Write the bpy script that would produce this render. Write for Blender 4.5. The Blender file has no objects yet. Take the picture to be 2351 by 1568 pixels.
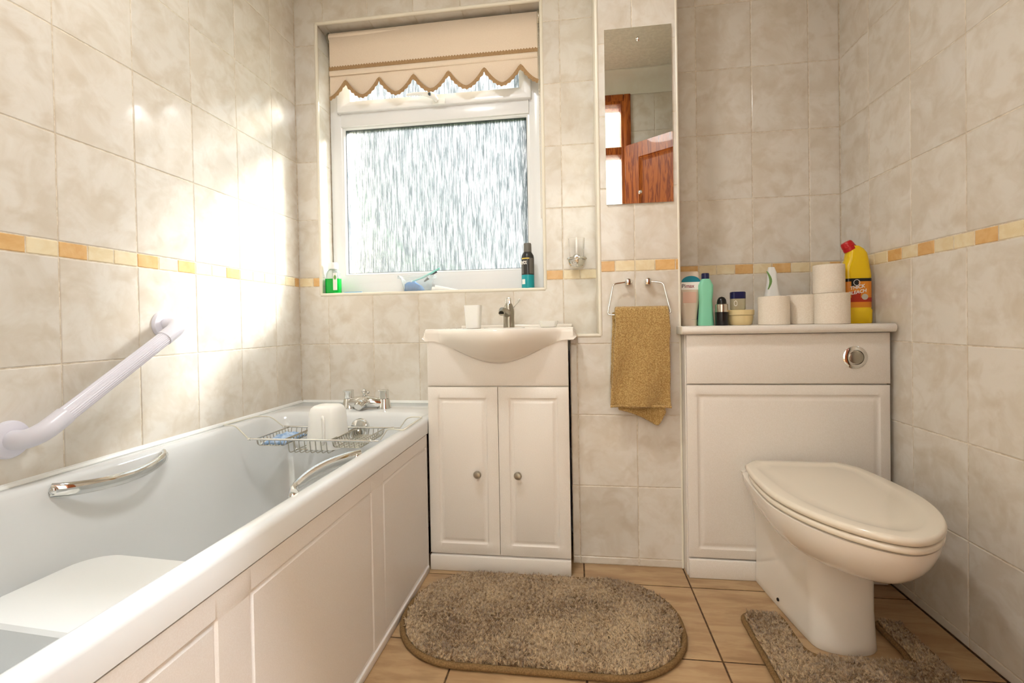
import bpy, bmesh, math, random
import numpy as np
from mathutils import Vector, Matrix, noise
random.seed(7); np.random.seed(7)
PI = math.pi
S = bpy.context.scene
COL = S.collection

# ------------------------------------------------------------------ camera
F_PX = 1099.0
cam_d = bpy.data.cameras.new('camera'); cam = bpy.data.objects.new('camera', cam_d); COL.objects.link(cam)
yaw, pitch, roll = 0.13585, -0.01203, -0.01749
Fw = Vector((-math.sin(yaw)*math.cos(pitch), math.cos(yaw)*math.cos(pitch), math.sin(pitch)))
Rt = Vector((math.cos(yaw), math.sin(yaw), 0)); Up = Rt.cross(Fw)
R2 = Rt*math.cos(roll) + Up*math.sin(roll); U2 = -Rt*math.sin(roll) + Up*math.cos(roll)
Mc = Matrix((R2, U2, -Fw)).transposed().to_4x4(); Mc.translation = (0, 0, 0.8488)
cam.matrix_world = Mc
cam_d.sensor_width = 36; cam_d.sensor_fit = 'HORIZONTAL'; cam_d.lens = F_PX/2351*36
cam_d.shift_y = -29.4/2351; cam_d.clip_start = 0.02
S.camera = cam

# ------------------------------------------------------------------ world, sun, exposure
SUN_DIR = Vector((-.66, -.60, -.42)).normalized()
w = bpy.data.worlds.new('sky'); S.world = w; w.use_nodes = True
nt = w.node_tree; nt.nodes.clear()
out = nt.nodes.new('ShaderNodeOutputWorld'); bg = nt.nodes.new('ShaderNodeBackground')
geo = nt.nodes.new('ShaderNodeNewGeometry')
dot = nt.nodes.new('ShaderNodeVectorMath'); dot.operation = 'DOT_PRODUCT'
dot.inputs[1].default_value = (SUN_DIR.x, SUN_DIR.y, SUN_DIR.z)
nt.links.new(geo.outputs['Incoming'], dot.inputs[0])
mr = nt.nodes.new('ShaderNodeMapRange'); mr.inputs['From Min'].default_value = .1; mr.inputs['From Max'].default_value = 1
nt.links.new(dot.outputs['Value'], mr.inputs['Value'])
pw = nt.nodes.new('ShaderNodeMath'); pw.operation = 'POWER'; pw.inputs[1].default_value = 2.2
nt.links.new(mr.outputs[0], pw.inputs[0])
mx = nt.nodes.new('ShaderNodeMix'); mx.data_type = 'RGBA'
mx.inputs['A'].default_value = (.66, .69, .75, 1); mx.inputs['B'].default_value = (2.4, 2.35, 2.25, 1)
nt.links.new(pw.outputs[0], mx.inputs['Factor']); nt.links.new(mx.outputs['Result'], bg.inputs['Color'])
bg.inputs['Strength'].default_value = .86
nt.links.new(bg.outputs[0], out.inputs[0])

sun_d = bpy.data.lights.new('sun', 'SUN'); sun = bpy.data.objects.new('sun', sun_d); COL.objects.link(sun)
sun_d.energy = 52; sun_d.angle = math.radians(11); sun_d.color = (1, .99, .97)
sun.rotation_euler = SUN_DIR.to_track_quat('-Z', 'Y').to_euler(); sun.location = (3, 6, 5)
HALL_FILL_W, CEIL_FILL_W = 124, 12  # power of the two added fill lamps
S.view_settings.view_transform = 'Standard'; S.view_settings.look = 'None'
S.view_settings.gamma = 1; S.view_settings.use_curve_mapping = False
S.view_settings.exposure = 0.14

# ------------------------------------------------------------------ colours and materials
def lin(r, g, b):
    f = lambda c: (c/255/12.92) if c/255 <= .04045 else ((c/255+.055)/1.055)**2.4
    return (f(r), f(g), f(b), 1)

def mat(name, col, rough=.4, metal=0, spec=.5, alpha=None, trans=0, sss=0, coat=0, ior=1.45, sheen=0):
    m = bpy.data.materials.new(name); m.use_nodes = True
    b = m.node_tree.nodes['Principled BSDF']
    b.inputs['Base Color'].default_value = lin(*col); b.inputs['Roughness'].default_value = rough
    b.inputs['Metallic'].default_value = metal; b.inputs['Specular IOR Level'].default_value = spec
    b.inputs['Transmission Weight'].default_value = trans; b.inputs['IOR'].default_value = ior
    b.inputs['Coat Weight'].default_value = coat
    if sheen: b.inputs['Sheen Weight'].default_value = sheen
    if sss:
        b.inputs['Subsurface Weight'].default_value = sss; b.inputs['Subsurface Radius'].default_value = (.02, .02, .015)
    m.diffuse_color = lin(*col)
    return m

def N(m, t): return m.node_tree.nodes.new(t)
def LK(m, a, b): m.node_tree.links.new(a, b)

def coords(m, per_object=True, scale=(1, 1, 1)):
    tc = N(m, 'ShaderNodeTexCoord'); mp = N(m, 'ShaderNodeMapping'); mp.inputs['Scale'].default_value = scale
    LK(m, tc.outputs['Object'], mp.inputs['Vector'])
    if per_object:
        oi = N(m, 'ShaderNodeObjectInfo'); mu = N(m, 'ShaderNodeVectorMath'); mu.operation = 'MULTIPLY'
        mu.inputs[1].default_value = (37, 61, 23)
        cb = N(m, 'ShaderNodeCombineXYZ')
        for i in range(3): LK(m, oi.outputs['Random'], cb.inputs[i])
        LK(m, cb.outputs[0], mu.inputs[0]); LK(m, mu.outputs[0], mp.inputs['Location'])
    return mp.outputs[0]

def mottled(name, c1, c2, c3, rough=.13, scale=11, bump=.02, var=.05, coat=0, stretch=(1, 1, 1)):
    m = mat(name, c1, rough, coat=coat); b = m.node_tree.nodes['Principled BSDF']
    v = coords(m, True, stretch)
    n1 = N(m, 'ShaderNodeTexNoise'); n1.inputs['Scale'].default_value = scale; n1.inputs['Detail'].default_value = 8
    n1.inputs['Roughness'].default_value = .62; n1.inputs['Distortion'].default_value = .6
    n2 = N(m, 'ShaderNodeTexNoise'); n2.inputs['Scale'].default_value = scale*1.7; n2.inputs['Detail'].default_value = 6
    n2.inputs['Distortion'].default_value = .5
    LK(m, v, n1.inputs['Vector']); LK(m, v, n2.inputs['Vector'])
    r1 = N(m, 'ShaderNodeValToRGB'); e = r1.color_ramp.elements
    e[0].position = .40; e[0].color = lin(*c2); e[1].position = .58; e[1].color = lin(*c1)
    r2 = N(m, 'ShaderNodeMapRange'); r2.inputs['From Min'].default_value = .50; r2.inputs['From Max'].default_value = .76
    r2.inputs['To Max'].default_value = .75
    LK(m, n1.outputs['Fac'], r1.inputs['Fac']); LK(m, n2.outputs['Fac'], r2.inputs['Value'])
    x = N(m, 'ShaderNodeMix'); x.data_type = 'RGBA'; x.inputs['B'].default_value = lin(*c3)
    LK(m, r1.outputs['Color'], x.inputs['A']); LK(m, r2.outputs[0], x.inputs['Factor'])
    oi = N(m, 'ShaderNodeObjectInfo'); hv = N(m, 'ShaderNodeHueSaturation')
    vr = N(m, 'ShaderNodeMapRange'); vr.inputs['To Min'].default_value = 1-var; vr.inputs['To Max'].default_value = 1+var*.4
    LK(m, oi.outputs['Random'], vr.inputs['Value']); LK(m, vr.outputs[0], hv.inputs['Value'])
    LK(m, x.outputs['Result'], hv.inputs['Color']); LK(m, hv.outputs[0], b.inputs['Base Color'])
    if bump:
        bp = N(m, 'ShaderNodeBump'); bp.inputs['Strength'].default_value = bump; bp.inputs['Distance'].default_value = .01
        LK(m, n1.outputs['Fac'], bp.inputs['Height']); LK(m, bp.outputs[0], b.inputs['Normal'])
    return m

def speckled(name, c1, c2, scale=400, rough=.5, bump=.0, sheen=0, lo=.42, hi=.6, dist=.002, **k):
    m = mat(name, c1, rough, sheen=sheen, **k); b = m.node_tree.nodes['Principled BSDF']
    v = coords(m, False)
    n1 = N(m, 'ShaderNodeTexNoise'); n1.inputs['Scale'].default_value = scale; n1.inputs['Detail'].default_value = 3
    LK(m, v, n1.inputs['Vector'])
    r1 = N(m, 'ShaderNodeValToRGB'); e = r1.color_ramp.elements
    e[0].position = lo; e[0].color = lin(*c2); e[1].position = hi; e[1].color = lin(*c1)
    LK(m, n1.outputs['Fac'], r1.inputs['Fac']); LK(m, r1.outputs[0], b.inputs['Base Color'])
    if bump:
        bp = N(m, 'ShaderNodeBump'); bp.inputs['Strength'].default_value = bump; bp.inputs['Distance'].default_value = dist
        LK(m, n1.outputs['Fac'], bp.inputs['Height']); LK(m, bp.outputs[0], b.inputs['Normal'])
    return m

M = {}
M['tile'] = mottled('wall_tile_glaze', (228, 221, 210), (219, 209, 194), (205, 191, 170), rough=.10, scale=9, bump=.02)
M['grout'] = speckled('grout', (228, 217, 198), (208, 193, 170), 60, .7)
M['orange'] = mottled('border_orange', (226, 184, 124), (218, 170, 108), (232, 196, 140), rough=.25, scale=20)
M['pale'] = mottled('border_pale', (236, 220, 184), (230, 210, 168), (238, 226, 196), rough=.25, scale=20)
M['floor'] = mottled('floor_tile', (190, 158, 118), (172, 138, 100), (152, 118, 82), rough=.30, scale=7, bump=.05, stretch=(.7, 3.2, 1), var=.08)
M['floorgrout'] = speckled('floor_grout', (98, 72, 44), (70, 50, 30), 80, .9)
M['paint'] = speckled('white_paint', (232, 228, 216), (228, 222, 208), 12, .6)
M['artex'] = speckled('ceiling_artex', (226, 222, 208), (218, 214, 200), 45, .8, bump=.5, dist=.01)
M['trim'] = mat('cream_trim', (238, 230, 212), .3)
M['upvc'] = mat('white_upvc', (236, 236, 236), .22)
M['rubber'] = mat('dark_gasket', (70, 74, 78), .6)
M['ceramic'] = mat('white_ceramic', (238, 230, 218), .07, coat=.4)
M['seat'] = mat('seat_plastic', (236, 226, 208), .14, coat=.3)
M['acrylic'] = mat('bath_acrylic', (226, 227, 226), .10, coat=.3)
M['panel'] = speckled('bath_panel_white', (230, 225, 220), (226, 220, 214), 500, .28)
M['cabinet'] = speckled('cabinet_foil', (238, 231, 222), (233, 225, 214), 500, .3)
M['dark'] = mat('dark_gap', (46, 34, 24), .8)
M['chrome'] = mat('chrome', (225, 225, 222), .08, metal=1)
M['steel'] = mat('dull_steel', (170, 165, 152), .3, metal=1)
M['wire'] = mat('plated_wire', (192, 188, 176), .22, metal=1)
M['cream_wire'] = mat('cream_coated_wire', (224, 220, 204), .35)
M['mirror'] = mat('mirror_silver', (240, 243, 238), .01, metal=1)
M['glassclear'] = mat('clear_glass', (255, 255, 255), .02, trans=1, ior=1.45)
M['rail'] = mat('white_rail_plastic', (232, 230, 240), .3)
M['towel'] = speckled('mustard_terry', (201, 168, 108), (170, 134, 76), 260, .95, bump=.9, sheen=.25, dist=.004)
M['pile'] = mat('rug_pile', (164, 136, 104), .95, sheen=.2)
M['rugbase'] = speckled('rug_binding', (136, 106, 66), (116, 88, 52), 300, .9, bump=.3)
M['blind'] = speckled('peach_blind_fabric', (240, 222, 200), (234, 214, 190), 700, .9, bump=.1)
M['braid'] = speckled('tan_braid', (190, 158, 118), (158, 122, 82), 500, .95, bump=.5)
M['bead'] = mat('bead_chain', (226, 210, 180), .4)
M['whiteplastic'] = mat('white_plastic', (244, 244, 240), .3)
M['frosted'] = mat('frosted_plastic', (248, 246, 240), .4, sss=.15)
M['paper'] = speckled('toilet_paper', (240, 230, 214), (234, 222, 204), 300, .95, bump=.3)
M['card'] = mat('cardboard', (170, 140, 105), .9)
M['black'] = mat('black_plastic', (16, 14, 14), .25)
M['navy'] = mat('navy_cap', (18, 24, 72), .35)
M['aqua'] = mat('aqua_plastic', (138, 212, 176), .4)
M['teal'] = mat('teal_print', (20, 122, 142), .4)
M['silver'] = mat('silver_band', (205, 198, 186), .22, metal=1)
M['creamtub'] = mat('cream_tub_plastic', (226, 204, 152), .4)
M['jelly'] = mat('clear_jar_plastic', (214, 206, 176), .15, trans=.5)
M['yellow'] = mat('yellow_bottle', (236, 198, 18), .25)
M['red'] = mat('red_cap', (190, 20, 24), .35)
M['orangelabel'] = mat('orange_label', (224, 140, 38), .4)
M['redlabel'] = mat('red_label', (176, 48, 24), .4)
M['white_print'] = mat('white_print', (245, 242, 236), .5)
M['maroon_print'] = mat('maroon_print', (140, 50, 62), .5)
M['grey_print'] = mat('grey_print', (90, 78, 78), .5)
M['pinkish'] = mat('pink_print', (214, 176, 156), .5)
M['gelclear'] = mat('milky_gel_tube', (226, 208, 186), .25, trans=.15)
M['greenliq'] = mat('green_liquid', (8, 190, 66), .05, trans=.3, ior=1.33)
M['clearbottle'] = mat('clear_bottle_plastic', (248, 252, 252), .12, trans=.8, ior=1.12)
M['leaf'] = mat('leaf_print', (120, 160, 90), .5)
M['turq'] = mat('turquoise_can', (28, 160, 168), .3)
M['canblack'] = mat('black_can', (48, 46, 44), .3)
M['cangrey'] = mat('grey_can_panel', (108, 104, 96), .35)
M['yellowprint'] = mat('yellow_print', (232, 200, 90), .4)
M['blue'] = mat('blue_packet', (36, 138, 214), .3)
M['paleblue'] = mat('pale_blue_plastic', (112, 164, 206), .35)
M['tealrazor'] = mat('teal_razor', (150, 222, 214), .3)
M['greyrubber'] = mat('grey_rubber', (80, 88, 90), .6)
M['flannel'] = speckled('blue_flannel', (188, 208, 232), (140, 170, 208), 60, .9, bump=.5)
M['hedge'] = speckled('hedge_green', (104, 124, 96), (66, 84, 62), 5, .9)
M['lawn'] = speckled('lawn_green', (120, 140, 96), (90, 112, 74), 3, .9)
M['render'] = mat('outside_render', (235, 232, 222), .8)

def pine():
    m = mat('varnished_pine', (166, 84, 30), .38, coat=.12); b = m.node_tree.nodes['Principled BSDF']
    v = coords(m, True, (9, 9, .8))
    n1 = N(m, 'ShaderNodeTexNoise'); n1.inputs['Scale'].default_value = 4; n1.inputs['Detail'].default_value = 4
    n1.inputs['Distortion'].default_value = 1.2
    LK(m, v, n1.inputs['Vector'])
    wv = N(m, 'ShaderNodeMath'); wv.operation = 'MULTIPLY'; wv.inputs[1].default_value = 26
    sn = N(m, 'ShaderNodeMath'); sn.operation = 'SINE'
    LK(m, n1.outputs['Fac'], wv.inputs[0]); LK(m, wv.outputs[0], sn.inputs[0])
    r1 = N(m, 'ShaderNodeValToRGB'); e = r1.color_ramp.elements
    e[0].position = 0; e[0].color = lin(132, 58, 18); e[1].position = .8; e[1].color = lin(182, 98, 36)
    ad = N(m, 'ShaderNodeMath'); ad.operation = 'MULTIPLY_ADD'; ad.inputs[1].default_value = .5; ad.inputs[2].default_value = .5
    LK(m, sn.outputs[0], ad.inputs[0]); LK(m, ad.outputs[0], r1.inputs['Fac']); LK(m, r1.outputs[0], b.inputs['Base Color'])
    return m
M['pine'] = pine()

def rain_glass():
    m = bpy.data.materials.new('rain_pattern_glass'); m.use_nodes = True
    t = m.node_tree; t.nodes.clear()
    o = N(m, 'ShaderNodeOutputMaterial')
    tc = N(m, 'ShaderNodeTexCoord'); mp = N(m, 'ShaderNodeMapping'); mp.inputs['Scale'].default_value = (210, 210, 12)
    LK(m, tc.outputs['Object'], mp.inputs['Vector'])
    n1 = N(m, 'ShaderNodeTexNoise'); n1.inputs['Scale'].default_value = 1; n1.inputs['Detail'].default_value = 3
    n1.inputs['Distortion'].default_value = .4
    LK(m, mp.outputs[0], n1.inputs['Vector'])
    mp2 = N(m, 'ShaderNodeMapping'); mp2.inputs['Scale'].default_value = (130, 130, 60); LK(m, tc.outputs['Object'], mp2.inputs['Vector'])
    n2 = N(m, 'ShaderNodeTexNoise'); n2.inputs['Scale'].default_value = 1; n2.inputs['Detail'].default_value = 2
    LK(m, mp2.outputs[0], n2.inputs['Vector'])
    ad = N(m, 'ShaderNodeMath'); ad.operation = 'MULTIPLY_ADD'; ad.inputs[1].default_value = .5
    LK(m, n2.outputs['Fac'], ad.inputs[0]); LK(m, n1.outputs['Fac'], ad.inputs[2])
    bp = N(m, 'ShaderNodeBump'); bp.inputs['Strength'].default_value = 1; bp.inputs['Distance'].default_value = .012
    LK(m, ad.outputs[0], bp.inputs['Height'])
    # thin streaks where the relief is deepest: lost light painted into the tint
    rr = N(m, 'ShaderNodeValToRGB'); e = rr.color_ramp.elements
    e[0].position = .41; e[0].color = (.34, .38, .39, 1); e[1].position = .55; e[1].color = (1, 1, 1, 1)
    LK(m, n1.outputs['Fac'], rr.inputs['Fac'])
    g = N(m, 'ShaderNodeBsdfRefraction'); g.inputs['Roughness'].default_value = .18; g.inputs['IOR'].default_value = 1.35
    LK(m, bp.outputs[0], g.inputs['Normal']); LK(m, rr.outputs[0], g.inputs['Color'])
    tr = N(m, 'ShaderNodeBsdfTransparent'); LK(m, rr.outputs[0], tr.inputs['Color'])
    tl = N(m, 'ShaderNodeBsdfTranslucent'); tl.inputs['Color'].default_value = (.85, .88, .9, 1)
    LK(m, bp.outputs[0], tl.inputs['Normal'])
    a = N(m, 'ShaderNodeMixShader'); a.inputs[0].default_value = .45; LK(m, g.outputs[0], a.inputs[1]); LK(m, tr.outputs[0], a.inputs[2])
    c = N(m, 'ShaderNodeMixShader'); c.inputs[0].default_value = .05; LK(m, a.outputs[0], c.inputs[1]); LK(m, tl.outputs[0], c.inputs[2])
    LK(m, c.outputs[0], o.inputs[0])
    return m
M['rain'] = rain_glass()

# ------------------------------------------------------------------ mesh helpers
ORG = {}
def org(o): return ORG.get(o.name, Vector((0, 0, 0))) if o else Vector((0, 0, 0))

def tag(o, label=None, cat=None, group=None, kind=None):
    if label: o['label'] = label
    if cat: o['category'] = cat
    if group: o['group'] = group
    if kind: o['kind'] = kind
    return o

def thing(name, label, cat, loc=(0, 0, 0), group=None, kind=None, parent=None):
    o = bpy.data.objects.new(name, None); COL.objects.link(o)
    o.empty_display_size = .05
    loc = Vector(loc); o.location = loc - org(parent)
    if parent: o.parent = parent
    ORG[o.name] = loc
    return tag(o, label, cat, group, kind)

class G:
    def __init__(s): s.v = []; s.f = []
    def add(s, vs, fs):
        n = len(s.v); s.v += [tuple(p) for p in vs]; s.f += [tuple(i+n for i in q) for q in fs]; return s
    def box(s, x0, x1, y0, y1, z0, z1):
        return s.add([(x0, y0, z0), (x1, y0, z0), (x1, y1, z0), (x0, y1, z0), (x0, y0, z1), (x1, y0, z1), (x1, y1, z1), (x0, y1, z1)],
                     [(0, 3, 2, 1), (4, 5, 6, 7), (0, 1, 5, 4), (1, 2, 6, 5), (2, 3, 7, 6), (3, 0, 4, 7)])
    def loft(s, loops, cap0=True, cap1=True, closed=True):
        n = len(loops[0]); vs = [p for l in loops for p in l]; fs = []
        for k in range(len(loops)-1):
            for i in range(n if closed else n-1):
                j = (i+1) % n; fs.append((k*n+i, k*n+j, (k+1)*n+j, (k+1)*n+i))
        if cap0: fs.append(tuple(range(n-1, -1, -1)))
        if cap1: fs.append(tuple((len(loops)-1)*n+i for i in range(n)))
        return s.add(vs, fs)
    def lathe(s, prof, c=(0, 0, 0), seg=24, M_=None, sx=1, sy=1, cap0=True, cap1=True):
        c = Vector(c); L = []
        for r, z in prof:
            l = []
            for i in range(seg):
                a = 2*PI*i/seg; p = Vector((r*math.cos(a)*sx, r*math.sin(a)*sy, z))
                if M_: p = M_ @ p
                l.append(p+c)
            L.append(l)
        return s.loft(L, cap0, cap1)
    def tube(s, pts, r, seg=8, closed=False, flute=0, sx=1, sy=1, up=None):
        P = [Vector(p) for p in pts]; n = len(P); L = []
        rr = r if isinstance(r, (list, tuple)) else [r]*n
        T = []
        for i in range(n):
            if closed: t = P[(i+1) % n]-P[i-1]
            else: t = P[min(i+1, n-1)]-P[max(i-1, 0)]
            T.append(t.normalized())
        a = Vector(up) if up else (Vector((0, 0, 1)) if abs(T[0].z) < .9 else Vector((1, 0, 0)))
        u = (a - T[0]*a.dot(T[0])).normalized()
        for i in range(n):
            u = (u - T[i]*u.dot(T[i])).normalized(); w_ = T[i].cross(u)
            l = []
            for k in range(seg):
                an = 2*PI*k/seg; q = rr[i]*(1+flute*math.cos(an*seg/4*1.0)) if flute else rr[i]
                l.append(P[i]+u*math.cos(an)*q*sx+w_*math.sin(an)*q*sy)
            L.append(l)
        if closed: L.append(L[0]); return s.loft(L, False, False)
        return s.loft(L)
    def sphere(s, c, r, seg=14, rings=8, sx=1, sy=1, sz=1, M_=None):
        pr = [(r*math.sin(PI*i/rings), -r*math.cos(PI*i/rings)*sz) for i in range(rings+1)]
        pr[0] = (r*.02, pr[0][1]); pr[-1] = (r*.02, pr[-1][1])
        return s.lathe(pr, c, seg, M_, sx, sy)
    def build(s, name, m, parent=None, loc=None, bevel=0, segs=2, ang=35, label=None, cat=None, group=None, kind=None, smooth=True, mats=None, fm=None):
        o3 = Vector(loc) if loc is not None else org(parent)
        me = bpy.data.meshes.new(name)
        me.from_pydata([tuple(Vector(p)-o3) for p in s.v], [], s.f)
        bm = bmesh.new(); bm.from_mesh(me)
        bmesh.ops.recalc_face_normals(bm, faces=bm.faces)
        if bevel:
            es = [e for e in bm.edges if len(e.link_faces) == 2 and e.calc_face_angle() > math.radians(ang)]
            bmesh.ops.bevel(bm, geom=es, offset=bevel, segments=segs, affect='EDGES', profile=.5, clamp_overlap=True)
        for f in bm.faces: f.smooth = smooth
        if smooth:
            for e in bm.edges:
                if len(e.link_faces) == 2 and e.calc_face_angle() > math.radians(38 if not bevel else 50): e.smooth = False
        bm.to_mesh(me); bm.free()
        me.materials.append(m if not isinstance(m, str) else M[m])
        o = bpy.data.objects.new(name, me); COL.objects.link(o)
        if parent: o.parent = parent; o.location = o3-org(parent)
        else: o.location = o3
        ORG[o.name] = o3
        return tag(o, label, cat, group, kind)

def rrect(cx, cy, hx, hy, r, z, n=6):
    pts = []
    r = min(r, hx, hy)
    for k, (sx, sy) in enumerate(((1, 1), (-1, 1), (-1, -1), (1, -1))):
        for i in range(n+1):
            a = PI/2*k + PI/2*i/n
            pts.append((cx+sx*(hx-r)+r*math.cos(a), cy+sy*(hy-r)+r*math.sin(a), z))
    return pts

def rloft(specs, c, n=6):
    """specs: (hx, hy, r, z[, dx, dy]) relative to c"""
    return [rrect(c[0]+(s[4] if len(s) > 4 else 0), c[1]+(s[5] if len(s) > 5 else 0), s[0], s[1], s[2], c[2]+s[3], n) for s in specs]

def copy_tree(o, parent=None):
    c = o.copy(); COL.objects.link(c); c.parent = parent
    ORG[c.name] = org(o)
    for ch in o.children: copy_tree(ch, c)
    return c

def text(s, size, m, parent, pos, U, V, extr=.0002, shear=0, bold=0, align='CENTER', label=None, sx=1.0, name='lettering', bend=None):
    cu = bpy.data.curves.new('t', 'FONT'); cu.body = s; cu.size = size; cu.extrude = extr; cu.shear = shear; cu.offset = bold
    cu.align_x = align; cu.resolution_u = 3
    o = bpy.data.objects.new('t', cu); COL.objects.link(o)
    dg = bpy.context.evaluated_depsgraph_get()
    me = bpy.data.meshes.new_from_object(o.evaluated_get(dg)); bpy.data.objects.remove(o)
    U = Vector(U).normalized(); V = Vector(V).normalized(); Nn = U.cross(V)
    o3 = org(parent)
    for v in me.vertices:
        p = Vector(v.co); x = p.x*sx
        q = Vector(pos)+U*x+V*p.y+Nn*p.z
        if bend: q -= Nn*(bend-math.sqrt(max(bend*bend-x*x, 0)))
        v.co = q-o3
    me.materials.clear(); me.materials.append(M[m])
    ob = bpy.data.objects.new(name, me); COL.objects.link(ob); ob.parent = parent
    if label: ob['label'] = label
    return ob

def panel_grid(g, O_, U, V, Nn, u0, u1, v0, v1, rects, prof, thick):
    """moulded board: prof = [(inset, height)] measured inwards from each rect's edge"""
    O_ = Vector(O_); U = Vector(U); V = Vector(V); Nn = Vector(Nn)
    us, vs = {u0, u1}, {v0, v1}
    for a, b, c, d in rects:
        for t, _ in prof:
            for x in (a+t, b-t):
                if u0 < x < u1: us.add(round(x, 6))
            for y in (c+t, d-t):
                if v0 < y < v1: vs.add(round(y, 6))
    us = sorted(us); vs = sorted(vs)
    def h(x, y):
        r = 0
        for a, b, c, d in rects:
            sd = min(x-a, b-x, y-c, d-y)
            if prof[0][0]-1e-5 <= sd <= prof[-1][0]+1e-5:
                r += float(np.interp(sd, [p[0] for p in prof], [p[1] for p in prof]))
            elif sd > prof[-1][0]: r += prof[-1][1]
        return r
    nu, nv = len(us), len(vs)
    P = [O_+U*x+V*y+Nn*h(x, y) for x in us for y in vs]
    F = [(i*nv+j, (i+1)*nv+j, (i+1)*nv+j+1, i*nv+j+1) for i in range(nu-1) for j in range(nv-1)]
    n0 = len(P)
    rim = [(i, 0) for i in range(nu)]+[(nu-1, j) for j in range(1, nv)]+[(i, nv-1) for i in range(nu-2, -1, -1)]+[(0, j) for j in range(nv-2, 0, -1)]
    for i, j in rim: P.append(O_+U*us[i]+V*vs[j]-Nn*thick)
    for k in range(len(rim)):
        k2 = (k+1) % len(rim); a = rim[k]; b = rim[k2]
        F.append((a[0]*nv+a[1], b[0]*nv+b[1], n0+k2, n0+k))
    F.append(tuple(n0+k for k in range(len(rim)-1, -1, -1)))
    return g.add(P, F)

# ------------------------------------------------------------------ room dimensions (metres, camera at x=0 y=0)
XL, XR, YB, YC, YF, H = -1.1887, .9744, 1.9305, 1.688, .23, 2.40
CX0, CX1 = .08, .347           # pipe boxing in front of the back wall
WX0, WX1, WZ0, WZ1 = -1.09, -.125, .983, 2.142   # window opening
LEDGE = .80
P, Q = .201, .2483             # tile pitch
ZB = 1.0196; ZT = 1.0572
ZROWS = sorted([ZB-Q*k for k in range(0, 5)]+[ZT+Q*k for k in range(0, 6)])
TT = .0045

_tile_cache = {}
def tile_mesh(poly, kind):
    key = (kind, tuple((round(a, 4), round(b, 4)) for a, b in poly))
    if key in _tile_cache: return _tile_cache[key]
    n = len(poly); b = .0018; bd = .0010
    inner = []
    for i in range(n):
        p0, p1, p2 = poly[i-1], poly[i], poly[(i+1) % n]
        d1 = Vector((p1[0]-p0[0], p1[1]-p0[1])).normalized(); d2 = Vector((p2[0]-p1[0], p2[1]-p1[1])).normalized()
        n1 = Vector((-d1.y, d1.x)); n2 = Vector((-d2.y, d2.x))
        inner.append((p1[0]+b*(n1.x+n2.x), p1[1]+b*(n1.y+n2.y)))
    vs = [(x, y, -TT) for x, y in poly]+[(x, y, -bd) for x, y in poly]+[(x, y, 0) for x, y in inner]
    fs = []
    for i in range(n):
        j = (i+1) % n
        fs += [(i, j, n+j, n+i), (n+i, n+j, 2*n+j, 2*n+i)]
    fs.append(tuple(2*n+i for i in range(n)))
    me = bpy.data.meshes.new(kind); me.from_pydata(vs, [], fs)
    me.materials.append(M['tile'] if kind == 'tile' else (M['floor'] if kind == 'floor_tile' else M[kind.split('|')[1]]))
    _tile_cache[key] = me
    return me

def put_tile(wall, O_, U, V, poly, kind='tile', name='tile', jitter=.0003):
    us = [p[0] for p in poly]; vs = [p[1] for p in poly]
    cu, cv = (min(us)+max(us))/2, (min(vs)+max(vs))/2
    me = tile_mesh([(a-cu, b-cv) for a, b in poly], kind)
    U = Vector(U); V = Vector(V); Nn = U.cross(V)
    o = bpy.data.objects.new(name, me); COL.objects.link(o)
    Mt = Matrix((U, V, Nn)).transposed().to_4x4()
    Mt = Mt @ Matrix.Rotation(random.uniform(-1, 1)*.0010, 4, 'X') @ Matrix.Rotation(random.uniform(-1, 1)*.0010, 4, 'Y')
    Mt.translation = Vector(O_)+U*cu+V*cv+Nn*random.uniform(-1, 0)*jitter
    o.parent = wall; o.matrix_basis = Mt
    return o

def cell_polys(u0, u1, v0, v1, holes, g=.0014):
    """rect (shrunk by half a joint) minus a hole -> list of polygons (ccw)"""
    u0 += g; u1 -= g; v0 += g; v1 -= g
    if u1-u0 < .006 or v1-v0 < .006: return []
    rect = lambda a, b, c, d: [(a, c), (b, c), (b, d), (a, d)] if b-a > .006 and d-c > .006 else None
    for a, b, c, d in holes:
        iu0, iu1, iv0, iv1 = max(u0, a), min(u1, b), max(v0, c), min(v1, d)
        if iu0 >= iu1 or iv0 >= iv1: continue
        fu = iu0 <= u0+1e-9 and iu1 >= u1-1e-9; fv = iv0 <= v0+1e-9 and iv1 >= v1-1e-9
        if fu and fv: return []
        if fu: return [r for r in (rect(u0, u1, v0, iv0), rect(u0, u1, iv1, v1)) if r]
        if fv: return [r for r in (rect(u0, iu0, v0, v1), rect(iu1, u1, v0, v1)) if r]
        L_, B_ = iu0 <= u0+1e-9, iv0 <= v0+1e-9
        if L_ and B_: return [[(iu1, v0), (u1, v0), (u1, v1), (u0, v1), (u0, iv1), (iu1, iv1)]]
        if L_: return [[(u0, v0), (u1, v0), (u1, v1), (iu1, v1), (iu1, iv0), (u0, iv0)]]
        if B_: return [[(u0, v0), (iu0, v0), (iu0, iv1), (u1, iv1), (u1, v1), (u0, v1)]]
        return [[(u0, v0), (u1, v0), (u1, iv0), (iu0, iv0), (iu0, v1), (u0, v1)]]
    return [rect(u0, u1, v0, v1)]

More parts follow.
